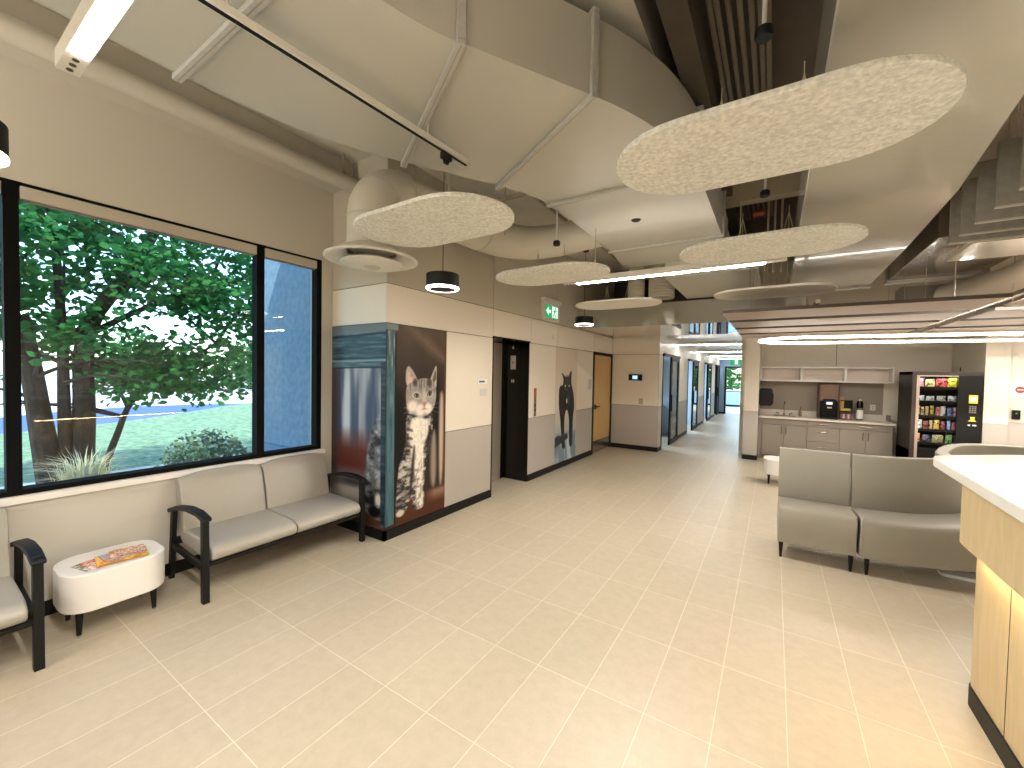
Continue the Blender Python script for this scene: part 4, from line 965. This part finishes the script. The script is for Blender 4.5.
for y in (2.9,3.9):
    x = DX+.02; MB().tube([(x-.21,y,3.29),(x-.21,y,3.88)], .006, 6).tube([(x+.21,y,3.29),(x+.21,y,3.88)], .006, 6).build('hanger', M['conduit'], t)
t2 = thing('air_diffuser', 'round white cone air diffuser above the loveseat', 'diffuser', (DX,DY,DZ))
MB().lathe([(.195,.105),(.21,.10),(.375,.012),(.378,0),(.36,-.006),(.26,.03),(.20,.06)], (DX,DY,DZ), 48).build('outer_cone', M['whitemetal'], t2)
MB().lathe([(0,-.06),(.09,-.058),(.235,-.042),(.25,-.03),(.24,-.02),(.1,.03),(0,.035)], (DX,DY,DZ), 48).build('inner_cone', M['whitemetal'], t2)
MB().lathe([(0,-.066),(.065,-.064),(.07,-.059)], (DX,DY,DZ), 28).build('center_cap', M['wall'], t2)
for k in range(3):
    a = 2*PI*k/3+.4; MB().tube([(DX+.1*math.cos(a),DY+.1*math.sin(a),DZ+.01),(DX+.22*math.cos(a),DY+.22*math.sin(a),DZ+.06)], .006, 6).build('bracket', M['conduit'], t2)
# flexible ducts above the bulkhead
for x, y, r, lb in ((-1.62,7.05,.20,'fat white flexible duct dropping behind the small oval panel'),(-2.02,7.0,.13,'thinner white flexible duct beside the fat one behind the small oval panel')):
    prof = []
    for k in range(40): prof.append((r+(.008 if k % 2 else 0), 3.0+.88*k/39))
    o = MB().lathe(prof, (x,y,0), 28).build('flexible_duct', M['ductwrap']); tag(o, lb, 'duct')
# acoustic oval panels
felt_rows = [(-.085,2.05,'biggest oval felt ceiling panel under the right duct'),(-1.99,2.045,'oval felt ceiling panel hanging before the round duct and diffuser'),(-1.94,3.70,'oval felt panel left of the long light bar'),(-.095,3.68,'oval felt panel just right of the long light bar'),(-.06,5.65,'oval white panel above the left end of the ceiling planks'),(-1.90,5.65,'small looking oval white panel beside the pendant near the corridor')]
first = None
for x, y, lb in felt_rows:
    if first is None:
        t = thing('acoustic_panel', lb, 'acoustic panel', (x,y,2.7), 'oval acoustic panels')
        MB().prism(stadium(x,y,1.21,.69), 2.70, 2.725).build('panel', M['felt'], t, bevel=.005, seg=2)
        for dx in (-.15,.15):
            MB().tube([(x+dx,y,2.725),(x+dx,y,3.0)], .0022, 6).tube([(x+dx-.05,y,2.725),(x+dx,y,2.95)], .0022, 6).tube([(x+dx+.05,y,2.725),(x+dx,y,2.95)], .0022, 6).build('hanging_wire', M['conduit'], t)
            MB().lathe([(0,0),(.012,0),(.008,.02),(0,.02)], (x+dx,y,2.725), 10).build('wire_anchor', M['whitemetal'], t)
        first = t; fx0, fy0 = x, y
    else:
        c_ = dup(first, (x-fx0, y-fy0, 0), lb)
        if y > 5:
            for q in c_.children:
                if q.name.startswith('panel'): q.data = q.data.copy(); q.data.materials[0] = M['smoothpanel']

# linear lights
def linear_light(x0, x1, y, z, label):
    t = thing('linear_light', label, 'light', ((x0+x1)/2,y,z), 'long ceiling light bars')
    MB().box(x0-.16, x1+.16, y-.03, y+.03, z+.012, z+.075).build('housing', M['whitemetal'], t, bevel=.003)
    MB().box(x0, x1, y-.018, y+.018, z+.0745, z+.0758).build('top_diffuser', M['ledup'], t)
    for dx in (.03,.07,.11): MB().lathe([(0,0),(.009,0),(.009,.003),(0,.003)], (x0-.16+dx,y,z+.009), 14).build('end_hole', M['holedark'], t)  # dark discs for the punched end holes
    MB().box(x0, x1, y-.019, y+.019, z+.002, z+.012).build('diffuser', M['led'], t)
    for x in (x0+.2,x1-.2): MB().tube([(x,y,z+.07),(x,y,3.3)], .003, 6).build('hanging_wire', M['conduit'], t)
    for k in range(6):
        la = bpy.data.lights.new('led_module', 'SPOT'); la.energy = 24; la.spot_size = math.radians(165); la.spot_blend = .8; la.shadow_soft_size = 0; la.color = (1,.94,.85)
        o = bpy.data.objects.new('led_module', la); o.location = (x0+(x1-x0)*(k+.5)/6, y, z-.004); C.objects.link(o)
    return t
linear_light(-1.875, -.10, 4.225, 2.71, 'bright light bar across the middle of the ceiling')
linear_light(-1.925, -.155, .365, 2.71, 'bright light bar cut off at the top left of view')
# unseen fill lamps added behind the camera and over the reception side
for x, y, e_ in ((-1.9,-3.2,70),(1.6,.2,12),(1.6,-3.2,50),(4.0,1.5,60),(2.75,5.6,190),(4.4,7.2,75)):
    la = bpy.data.lights.new('fill_lamp', 'AREA'); la.shape = 'RECTANGLE'; la.size = 1.77; la.size_y = .08; la.energy = e_; la.color = (1,.94,.85)
    o = bpy.data.objects.new('fill_lamp', la); o.location = (x,y,2.70); C.objects.link(o)
    lb_ = bpy.data.lights.new('fill_lamp_up', 'AREA'); lb_.shape = 'RECTANGLE'; lb_.size = 1.77; lb_.size_y = .08; lb_.energy = e_*.4 if x < 2 else 2; lb_.color = (1,.94,.85)
    o = bpy.data.objects.new('fill_lamp_up', lb_); o.location = (x,y,2.74); o.rotation_euler = (PI,0,0); C.objects.link(o)

# pendants
def pendant(x, y, z, label, top=3.9):
    t = thing('pendant_light', label, 'pendant light', (x,y,z), 'black drum pendant lights')
    r = .145
    MB().lathe([(0,.13),(r-.004,.13),(r,.126),(r,.016),(r-.012,.016),(r-.04,.016),(r-.03,.016),(r-.03,-.006),(0,-.006)], (x,y,z), 40).build('drum', M['blackmetal'], t)
    MB().lathe([(r-.029,.016),(r-.029,-.004),(r-.004,-.004),(r+.001,.0),(r+.001,.014),(r-.01,.016)], (x,y,z), 40).build('light_ring', M['ledpend'], t)
    MB().tube([(x,y,z+.13),(x,y,top)], .0035, 6).build('cord', M['blackmetal'], t)
    return t
pendant(-2.53, 2.75, 2.455, 'black drum pendant light hanging near the tabby cat mural')
pendant(-2.5, .135, 2.478, 'black drum pendant light cut off at the left edge above the window', 3.28)
pendant(-2.62, 6.2, 2.51, 'black drum pendant light near the corridor beside the exit sign')

# track with heads along the big duct
t = thing('light_track', 'white track rail with black slot under the big duct', 'track', (-1.85,1.4,3.18))
MB().prism([(-2.072,-1.0),(-2.028,-1.0),(-1.848,2.27),(-1.892,2.27)], 3.17, 3.205).build('rail', M['whitemetal'], t, bevel=.003)
MB().prism([(-2.061,-1.0),(-2.041,-1.0),(-1.861,2.26),(-1.881,2.26)], 3.166, 3.171).build('slot', M['black'], t)
for y in (-.2,.8,1.9): MB().tube([(-2.05+.055*(y+1),y,3.2),(-2.05+.055*(y+1),y,3.3)], .006, 6).build('hanger', M['whitemetal'], t)
o = MB().box(-1.90, -1.86, 2.02, 2.10, 3.12, 3.165).box(-1.892,-1.868,2.04,2.08,3.095,3.12).build('track_adapter', M['blackmetal'], bevel=.006); tag(o, 'black adapter clipped into the end of the white track rail', 'adapter')

# pipes and conduits along the window wall
o = MB().tube([(-3.70,YB,3.60),(-3.70,YC,3.60)], .075, 20).build('ceiling_pipe', M['wall']); tag(o, 'fat painted pipe along the top of the window wall', 'pipe')
o = MB().tube([(-3.30,YB,3.85),(-3.30,YC,3.85)], .045, 16).build('ceiling_pipe', M['wall']); tag(o, 'thinner painted pipe between the fat pipe and the big duct', 'pipe')
for x, y, z, lb in ((-3.70,2.55,3.66,'pipe hanger rod holding the fat pipe near the mural wall'),(-3.30,2.0,3.88,'pipe hanger rod holding the thinner pipe')):
    o = MB().tube([(x,y,z),(x,y,ZD)], .008, 8).lathe([(.02,0),(.035,.0),(.02,.05),(.008,.06)], (x,y,z), 12).build('pipe_hanger', M['conduit']); tag(o, lb, 'pipe hanger')
for k, x in enumerate((-2.45,-2.36)):
    o = MB().tube([(x,2.9,3.80),(x,7.3,3.80)], .018, 10).build('conduit', M['conduit']); tag(o, ('left','right')[k]+' one of two thin conduits above the round duct', 'conduit')
for y, lb in ((4.0,'strut rail above the round duct nearer the mural'),(5.2,'strut rail above the round duct nearer the exit sign')):
    t = thing('strut_rail', lb, 'strut', (-2.6,y,3.7), 'strut rails over the round duct')
    MB().box(XE+.05, -1.9, y-.02, y+.02, 3.735, 3.775).build('rail', M['conduit'], t)
    for x in (-3.1,-2.5,-2.05): MB().tube([(x,y,3.775),(x,y,3.88)], .006, 6).build('rod', M['conduit'], t)
# black sensors on white rods
for x, y, z, lb in ((-1.98,3.90,3.07,'black ceiling sensor on a white rod beside the big duct joint'),(-.088,2.22,3.27,'black ceiling sensor on a white rod between the two ducts'),(-.116,4.14,3.27,'black ceiling sensor hanging in the gap behind the biggest felt panel'),(-2.05,4.86,3.26,'small black ceiling sensor above the light bar')):
    t = thing('ceiling_sensor', lb, 'sensor', (x,y,z), 'black ceiling sensors')
    MB().lathe([(0,0),(.034,.0),(.038,.008),(.038,.04),(.028,.05),(0,.05)], (x,y,z), 18).build('housing', M['blackmetal'], t)
    MB().tube([(x,y,z+.05),(x,y,ZD)], .01, 8).build('rod', M['whitemetal'], t)
# conduits in the gap between the ducts
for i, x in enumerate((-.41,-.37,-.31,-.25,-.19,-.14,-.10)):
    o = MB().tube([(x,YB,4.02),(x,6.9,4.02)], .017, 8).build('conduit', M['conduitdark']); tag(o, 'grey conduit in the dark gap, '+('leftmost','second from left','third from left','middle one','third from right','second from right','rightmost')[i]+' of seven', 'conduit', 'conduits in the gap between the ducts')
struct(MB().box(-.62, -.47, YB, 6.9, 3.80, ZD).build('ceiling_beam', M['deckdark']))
o = MB().box(-.75, .2, 5.35, 5.5, 3.72, 3.95).build('cross_beam', M['conduit']); tag(o, 'pale crossbeam in the gap between the ducts', 'beam')
o = MB().tube([(-.28,5.8,3.7),(-.15,5.8,3.7)], .035, 14).build('red_pipe_tag', mat('dark_red', (150,50,36), .5)); tag(o, 'short red pipe tag in the gap between the ducts', 'pipe')
o = MB().tube(catm([(-.45,6.0,3.5),(-.3,6.0,3.53),(-.2,6.0,3.5),(-.15,6.0,3.38),(-.14,6.0,3.2)],5), .018, 10).build('black_cable', M['blackmetal']); tag(o, 'black cable arching in the gap between the ducts', 'cable')
for i, x in enumerate((-.12,-.05,.02)):
    o = MB().tube([(x,5.9,3.0),(x,5.9,ZD)], .012, 8).build('hanging_rod', M['conduit']); tag(o, ('left','middle','right')[i]+' of three thin rods behind the biggest felt panel', 'rod', 'rods in the duct gap')
# right side: grey felt baffles
first = None
for i, y in enumerate((3.33,3.62,3.91,4.18,4.40)):
    lb = ('grey felt ceiling baffle nearest the camera at the right edge','second nearest grey felt ceiling baffle','grey felt ceiling baffle in the middle of five','second farthest grey felt ceiling baffle','farthest grey felt ceiling baffle')[i]
    if first is None:
        t = thing('ceiling_baffle', lb, 'acoustic baffle', (1.08,y,2.75), 'grey felt ceiling baffles')
        MB().box(1.08, 3.4, y-.012, y+.012, 2.75, 3.14).build('panel', M['feltgrey'], t, bevel=.003, seg=1)
        MB().box(1.078, 3.4, y-.013, y+.013, 2.747, 2.757).build('edge_trim', mat('felt_edge', (176,170,158), .8), t)
        for x in (1.4,2.4): MB().tube([(x,y,3.14),(x,y,ZD)], .003, 6).build('hanging_wire', M['conduit'], t)
        first = t; y0_ = y
    else: dup(first, (0,y-y0_,0), lb)
o = MB().box(1.25, 3.2, 4.55, 5.15, 2.77, 2.81).build('ceiling_panel', M['ductgloss'], bevel=.004); tag(o, 'glossy cream panel hanging under the grey felt baffles', 'panel')
for x in (1.5,2.8): MB().tube([(x,4.85,2.81),(x,4.85,ZD)], .004, 6).build('hanger', M['conduit'], o)
o = MB().box(1.22, 2.05, 5.25, 7.3, 3.02, 3.5).build('duct', mat('grey_glossy_duct', (104,96,82), .18, coat=.3, bump=.1, bscale=6), bevel=.01); tag(o, 'short shiny duct in the dark behind the felt baffles', 'duct')
MB().box(1.20, 2.07, 7.22, 7.32, 2.98, 3.52).build('flange', M['flange'], o)
o = MB().box(1.42, 4.2, 7.55, 7.9, 2.68, 2.98).build('duct', mat('dull_duct', (120,114,102), .5)); tag(o, 'long dull grey duct crossing above the ceiling planks', 'duct')
o = MB().tube(catm([(2.55,5.9,3.5),(2.4,6.2,3.1),(2.25,6.6,2.9),(2.05,7.0,2.82),(1.85,7.5,2.82)],5), .15, 22).build('round_duct', M['ductwrap']); tag(o, 'curved round duct elbow above the ceiling planks at right', 'duct')
# ceiling planks
pl_names = ('nearest','second nearest','third nearest','farthest')
for s_, (x0, x1) in enumerate(((-.53,1.70),(1.88,4.3))):
    for i in range(4):
        y0 = 5.28+.93*i; tt = i*.0
        t = thing('ceiling_plank', pl_names[i]+(' pale ceiling plank on the left side, ending by the corridor' if s_ == 0 else ' pale ceiling plank on the right side above the vending machine'), 'ceiling plank', ((x0+x1)/2,y0,2.45), 'pale ceiling planks')
        MB().box(x0, x1, y0, y0+.74, 2.45, 2.475).build('board', M['plank'], t, bevel=.003, seg=1)
        MB().box(x0, x1, y0-.004, y0, 2.445, 2.48).build('edge_strip', mat('plank_edge', (70,58,50), .6), t)
        for x in (x0+.25,x1-.25): MB().tube([(x,y0+.4,2.475),(x,y0+.4,3.4)], .004, 6).build('hanging_wire', M['conduit'], t)
for x, lb in ((.35,'steel carrier rail on top of the left ceiling planks'),(1.79,'steel carrier rail in the gap between left and right planks')):
    o = MB().box(x-.02, x+.02, 5.2, 9.0, 2.482, 2.52).build('carrier_rail', M['steel']); tag(o, lb, 'rail')
t = thing('glint_strip', 'thin added light strip hidden on top of the left ceiling planks', 'light', (.8,7.5,2.49))  # added strip, unseen from below, to put a glint on the duct
MB().box(0.0, 1.6, 7.47, 7.53, 2.476, 2.50).build('housing', M['whitemetal'], t)
MB().box(0.01, 1.59, 7.485, 7.515, 2.50, 2.506).build('diffuser', M['ledglint'], t)
# ring light
t = thing('ring_light', 'long glowing loop shaped light hanging before the kitchenette', 'light', (-.13,7.70,2.30))
ra = math.radians(6); ring = []
for x, y in stadium(1.94,0,4.1,1.14,16):
    ring.append((-.11+x*math.cos(ra)-y*math.sin(ra), 7.70+x*math.sin(ra)+y*math.cos(ra), 2.30))
MB().torus_stadium([(x,y,z+.024) for x, y, z in ring], .014, 8).build('housing', M['whitemetal'], t)
MB().torus_stadium(ring, .017, 10).build('glow_tube', M['ledring'], t)
for k in range(7):
    for dy in (-.57,.57):
        x, y = .4+k*.55, dy
        la = bpy.data.lights.new('led_module', 'SPOT'); la.energy = 15; la.spot_size = math.radians(170); la.spot_blend = .8; la.shadow_soft_size = 0; la.color = (1,.94,.85)
        o = bpy.data.objects.new('led_module', la); o.location = (-.11+x*math.cos(ra)-y*math.sin(ra), 7.70+x*math.sin(ra)+y*math.cos(ra), 2.275); C.objects.link(o)
for i in (5,12,20,28): MB().tube([ring[i],(ring[i][0],ring[i][1],3.4)], .003, 6).build('hanging_wire', M['conduit'], t)

# ------------------------------------------------------------------ outside
grass = bpy.data.materials.new('lawn'); grass.use_nodes = True; nt = grass.node_tree; b = nt.nodes['Principled BSDF']; b.inputs['Roughness'].default_value = .9
g = nt.nodes.new('ShaderNodeNewGeometry'); n1 = nt.nodes.new('ShaderNodeTexNoise'); n1.inputs['Scale'].default_value = 6; n1.inputs['Detail'].default_value = 8; n1.inputs['Roughness'].default_value = .7
nt.links.new(g.outputs['Position'], n1.inputs['Vector']); cr = nt.nodes.new('ShaderNodeValToRGB'); cr.color_ramp.elements[0].position = .36; cr.color_ramp.elements[0].color = lin((70,104,72)); cr.color_ramp.elements[1].position = .66; cr.color_ramp.elements[1].color = lin((146,170,132))
nt.links.new(n1.outputs['Fac'], cr.inputs[0]); nt.links.new(cr.outputs[0], b.inputs['Base Color'])
GZ = -.12
struct(MB().add([(XW-.22,-30,GZ+.05),(XW-.22,40,GZ+.05),(-42,40,-.31),(-33,22,-.31),(-25.8,12.4,-.30),(-24.2,9.8,-.30),(-21.1,6.5,-.30),(-19.5,4.35,-.30),(-19.0,2.8,-.30),(-18.2,1.0,-.30),(-17.8,-3,-.30),(-20,-10,-.30),(-28,-30,-.31)], [tuple(range(13))]).build('ground_lawn', grass))
struct(MB().add([(-30,-40,-.36),(-17,-40,-.36),(-17,14,-.36),(-25.7,13.0,-.36),(-27.1,9.5,-.36),(-27.6,7,-.36),(-26.9,4.68,-.36),(-25,2.5,-.36),(-24,-8,-.36)], [tuple(range(9))]).build('road_asphalt', mat('shaded_asphalt', (74,98,150), .85, noise=.05, nscale=8)))  # blue tone puts the shade over the road into its colour
struct(MB().add([(-120,-140,-.42),(-23.5,-140,-.42),(-23.5,160,-.42),(-120,160,-.42)], [(0,1,2,3)]).build('ground_paving', mat('bright_paving', (232,230,226), .9)))
struct(MB().box(-5.72, XW-.22, 2.70, 4.2, -.1, 4.4).build('wall_outside', mat('blue_stucco', (140,166,190), .85, noise=.14, nscale=14, bump=.6, bscale=70)))
struct(MB().box(-5.75, XW-.22, 2.66, 2.72, -.1, .76).build('trim_9', mat('blue_plinth', (120,148,178), .85, noise=.05, nscale=9)))

bark = mat('bark', (52,44,40), .9, noise=.25, nscale=14, bump=.6, bscale=30)
def leafmat(name, rgb, tr):
    m = bpy.data.materials.new(name); m.use_nodes = True; nt = m.node_tree; nt.nodes.remove(nt.nodes['Principled BSDF'])
    oi = nt.nodes.new('ShaderNodeNewGeometry'); n = nt.nodes.new('ShaderNodeTexNoise'); n.inputs['Scale'].default_value = 3; nt.links.new(oi.outputs['Position'], n.inputs['Vector'])
    cr = nt.nodes.new('ShaderNodeValToRGB'); c = lin(rgb); cr.color_ramp.elements[0].position = .35; cr.color_ramp.elements[0].color = (c[0]*.6,c[1]*.65,c[2]*.8,1); cr.color_ramp.elements[1].position = .68; cr.color_ramp.elements[1].color = (c[0]*1.5,c[1]*1.3,c[2],1)
    nt.links.new(n.outputs['Fac'], cr.inputs[0])
    d = nt.nodes.new('ShaderNodeBsdfDiffuse'); t_ = nt.nodes.new('ShaderNodeBsdfTranslucent'); mx = nt.nodes.new('ShaderNodeMixShader'); mx.inputs[0].default_value = tr
    nt.links.new(cr.outputs[0], d.inputs[0]); nt.links.new(cr.outputs[0], t_.inputs[0]); nt.links.new(d.outputs[0], mx.inputs[1]); nt.links.new(t_.outputs[0], mx.inputs[2]); nt.links.new(mx.outputs[0], nt.nodes['Material Output'].inputs[0]); return m
leaf = leafmat('tree_leaf', (62,128,74), .5)
def leaves(spots, size, rnd, flat=.9):
    b = MB()
    for p in spots:
        s = size*rnd.uniform(.65,1.25); a = rnd.uniform(0,2*PI); up = Vector((rnd.gauss(0,flat),rnd.gauss(0,flat),1)).normalized()
        e1 = up.cross(Vector((math.cos(a),math.sin(a),.1))).normalized(); e2 = up.cross(e1); p = Vector(p)
        vs = [p-e2*s*.5, p+e1*s*.42-e2*s*.12, p+e1*s*.30+e2*s*.22, p+e2*s*.55, p-e1*s*.30+e2*s*.22, p-e1*s*.42-e2*s*.12]
        vs = [v-up*(.12*s if i in (1,5) else 0) for i, v in enumerate(vs)]
        b.add(vs, [(0,1,2,3),(0,3,4,5)])
    return b
def tree(base, label, trunks, crown_fn, nleaf, size, seed, name='tree', mt=None):
    rnd = random.Random(seed); t = thing(name, label, 'tree', base)
    tips = []
    for path, r0, r1 in trunks:
        pts = catm([Vector(base)+Vector(p) for p in path], 4); n = len(pts)
        MB().tube(pts, [r0+(r1-r0)*i/(n-1) for i in range(n)], 10).build('trunk', bark, t)
        tips.append((pts, r1))
    br = MB()
    for pts, r1 in tips:
        for k in range(9):
            p = pts[int(len(pts)*rnd.uniform(.35,.98))]; d = Vector((rnd.gauss(0,1),rnd.gauss(0,1),rnd.uniform(-.1,.9))).normalized(); L_ = rnd.uniform(.7,1.9)
            q = catm([p, p+d*L_*.5+Vector((0,0,.1)), p+d*L_+Vector((rnd.gauss(0,.15),rnd.gauss(0,.15),-.05))], 3)
            br.tube(q, [.03-.025*i/(len(q)-1) for i in range(len(q))], 6)
    br.build('branches', bark, t)
    o = leaves([Vector(base)+Vector(crown_fn(rnd)) for _ in range(nleaf)], size, rnd).build('foliage', mt or leaf, t, smooth=False)
    return t
clus = []
rr = random.Random(3)
for k in range(210):
    while True:
        p = Vector((rr.uniform(-1.6,1.6), rr.uniform(-2.2,2.75), rr.uniform(1.45,5.6)))
        if (p.x/1.7)**2+((p.y-.25)/2.7)**2+((p.z-3.5)/2.2)**2 < 1 and not (p.z < 2.0 and p.y < .55): break
    clus.append(p)
for k in range(26): clus.append(Vector((rr.uniform(-.6,.9), rr.uniform(.4,2.6), rr.uniform(1.35,2.0))))
def crown(rnd):
    c = clus[rnd.randrange(len(clus))]; return c+Vector((rnd.gauss(0,.20),rnd.gauss(0,.20),rnd.gauss(0,.13)))
tree((-8.5,1.42,-.05), 'big green multi trunk tree outside the window',
     [([(0,-.12,0),(-.05,-.22,1.0),(-.1,-.35,2.2),(-.2,-.6,3.6)],.15,.07),([(.0,.02,0),(.0,.0,1.2),(-.1,.0,2.4),(0,-.1,4.0)],.085,.04),([(.02,.15,0),(.0,.2,1.0),(.0,.25,2.3),(.05,.75,3.3),(.1,1.1,4.2)],.15,.06),([(.1,.32,0),(.2,.5,.7),(.15,.72,1.25),(.1,1.3,1.75),(0,2.0,2.3)],.05,.022),([(.0,.24,2.2),(.05,.9,2.7),(.1,1.7,3.1),(.1,2.4,3.5)],.05,.018)],
     crown, 15500, .112, 11)
sh = leafmat('shrub_leaf', (112,140,118), .35)
def blob(c, sx, sy, sz):
    def f(rnd):
        while True:
            p = (rnd.uniform(-1,1),rnd.uniform(-1,1),rnd.uniform(0,1))
            if p[0]**2+p[1]**2+p[2]**2 < 1: return (p[0]*sx,p[1]*sy,p[2]*sz)
    return f
rnd = random.Random(5)
t = thing('shrub', 'low grey green shrub outside near the blue wall', 'shrub', (-6.5,2.0,-.1))
f = blob(0,.75,.62,.95); leaves([Vector((-6.6,2.45,-.08))+Vector(f(rnd)) for _ in range(2600)], .06, rnd, 1.0).build('foliage', sh, t, smooth=False)
b = MB()
for k in range(14): a = rnd.uniform(0,2*PI); b.tube([(-6.6,2.45,-.12),(-6.6+.35*math.cos(a),2.45+.3*math.sin(a),.55)], [.012,.005], 6)
b.build('stem', bark, t)
t = thing('ornamental_grass', 'tuft of pale ornamental grass outside beside the tree', 'grass', (-6.7,1.27,-.1))
b = MB()
for k in range(420):
    a = rnd.uniform(0,2*PI); L_ = rnd.uniform(.4,1.02); sp = rnd.uniform(.1,.55); x, y = -6.7+.12*math.cos(a)*rnd.random(), 1.27+.12*math.sin(a)*rnd.random()
    q = [Vector((x,y,-.12)), Vector((x+sp*.35*math.cos(a),y+sp*.35*math.sin(a),-.1+L_*.7)), Vector((x+sp*math.cos(a),y+sp*math.sin(a),-.1+L_*(.95-.5*sp)))]
    n_ = Vector((-math.sin(a),math.cos(a),0))*.006
    b.add([q[0]-n_,q[0]+n_,q[1]+n_,q[1]-n_,q[2]], [(0,1,2,3),(3,2,4)])
b.build('blades', leafmat('grass_blade', (206,208,186), .5), t, smooth=False)
for i, (x, y, s, lb) in enumerate(((-48,12,3.2,'distant green tree behind the paving left of the window post'),(-44,20,2.8,'distant round tree just left of the blue wall'),(-52,2,3.4,'distant tree far behind the main tree trunks'),(-46,28,3.2,'distant tree hidden mostly by the blue wall'))):
    f = blob(0,s,s,s*1.5); tree((x,y,-.4), lb, [([(0,0,0),(0,0,2.0)],.2,.15)], (lambda rnd, f=f: Vector(f(rnd))+Vector((0,0,.8))), 700, .55, 20+i)
# trees outside the end room window
for i, (x, y) in enumerate(((-3.6,31),(.9,35))):
    f = blob(0,1.8,1.5,2.6); tree((x,y,-.1), ('green tree outside the window past the corridor end, left one','green tree outside the window past the corridor end, right one')[i], [([(0,0,0),(0,0,1.6)],.12,.09)], (lambda rnd, f=f: Vector(f(rnd))+Vector((0,0,1.0))), 1500, .25, 40+i)
struct(MB().add([(-20,27,-.13),(20,27,-.13),(20,70,-.13),(-20,70,-.13)], [(0,1,2,3)]).build('ground_beyond', mat('bright_paving2', (220,222,220), .9)))

# ------------------------------------------------------------------ light
wd = bpy.data.worlds.new('world'); SC.world = wd; wd.use_nodes = True; nt = wd.node_tree; bg = nt.nodes['Background']
sk = nt.nodes.new('ShaderNodeTexSky'); sk.sky_type = 'NISHITA'; sk.sun_disc = False; sk.sun_elevation = math.radians(48); sk.sun_rotation = math.radians(70); sk.air_density = 1.0; sk.dust_density = .6
nt.links.new(sk.outputs[0], bg.inputs[0]); bg.inputs[1].default_value = .42
su = bpy.data.lights.new('sun', 'SUN'); su.energy = 4.2; su.angle = .01; su.color = (1,.95,.86); so = bpy.data.objects.new('sun', su); C.objects.link(so)
so.rotation_euler = (Vector((0,0,1)).rotation_difference(Vector((.55,-.35,1.0)).normalized())).to_euler()
la = bpy.data.lights.new('fill_lamp_up', 'AREA'); la.shape = 'RECTANGLE'; la.size = .08; la.size_y = 1.8; la.energy = 55; la.color = (1,.94,.85)  # added unseen uplight to brighten the deck beside the big duct
o = bpy.data.objects.new('fill_lamp_up', la); o.location = (-3.3,-2.0,2.9); o.rotation_euler = (PI-.25,0,0); C.objects.link(o)
def area(name, loc, rot, sx, sy, e, col):
    la = bpy.data.lights.new(name, 'AREA'); la.shape = 'RECTANGLE'; la.size = sx; la.size_y = sy; la.energy = e; la.color = col
    o = bpy.data.objects.new(name, la); o.location = loc; o.rotation_euler = rot; C.objects.link(o); return o
# added lights standing in for cool daylight in the side and end rooms
for y, e in ((10.9,90),(14.0,150),(17.3,150),(20.2,90)): area('room_fill', (-4.6,y,ZC-.02), (0,0,0), 1.6, .9, e, (.62,.80,1))
area('end_room_fill', (-1.5,24.5,ZC-.02), (0,0,0), 3, 3, 200, (.5,.78,1))

# ------------------------------------------------------------------ camera
cd = bpy.data.cameras.new('camera'); co = bpy.data.objects.new('camera', cd); C.objects.link(co); SC.camera = co
cd.sensor_width = 36; cd.sensor_fit = 'HORIZONTAL'; cd.lens = 407.2888/1024*36; cd.clip_start = .02; cd.clip_end = 400
R_ = Vector((0.8404997,0.54149857,0.01842686)); U_ = -Vector((0.03015556,-0.01279554,-0.99946331)); B_ = -Vector((-0.54097218,0.84060429,-0.02708384))
co.matrix_world = Matrix(((R_.x,U_.x,B_.x,0),(R_.y,U_.y,B_.y,0),(R_.z,U_.z,B_.z,1.71327),(0,0,0,1)))

SC.view_settings.view_transform = 'Standard'; SC.view_settings.look = 'None'; SC.view_settings.gamma = 1; SC.view_settings.use_curve_mapping = False
SC.view_settings.exposure = 0.72
cy_ = SC.cycles; cy_.use_denoising = True; cy_.max_bounces = 8; cy_.diffuse_bounces = 4; cy_.glossy_bounces = 3; cy_.transparent_max_bounces = 12; cy_.caustics_reflective = False; cy_.caustics_refractive = False
cy_.sample_clamp_indirect = 6
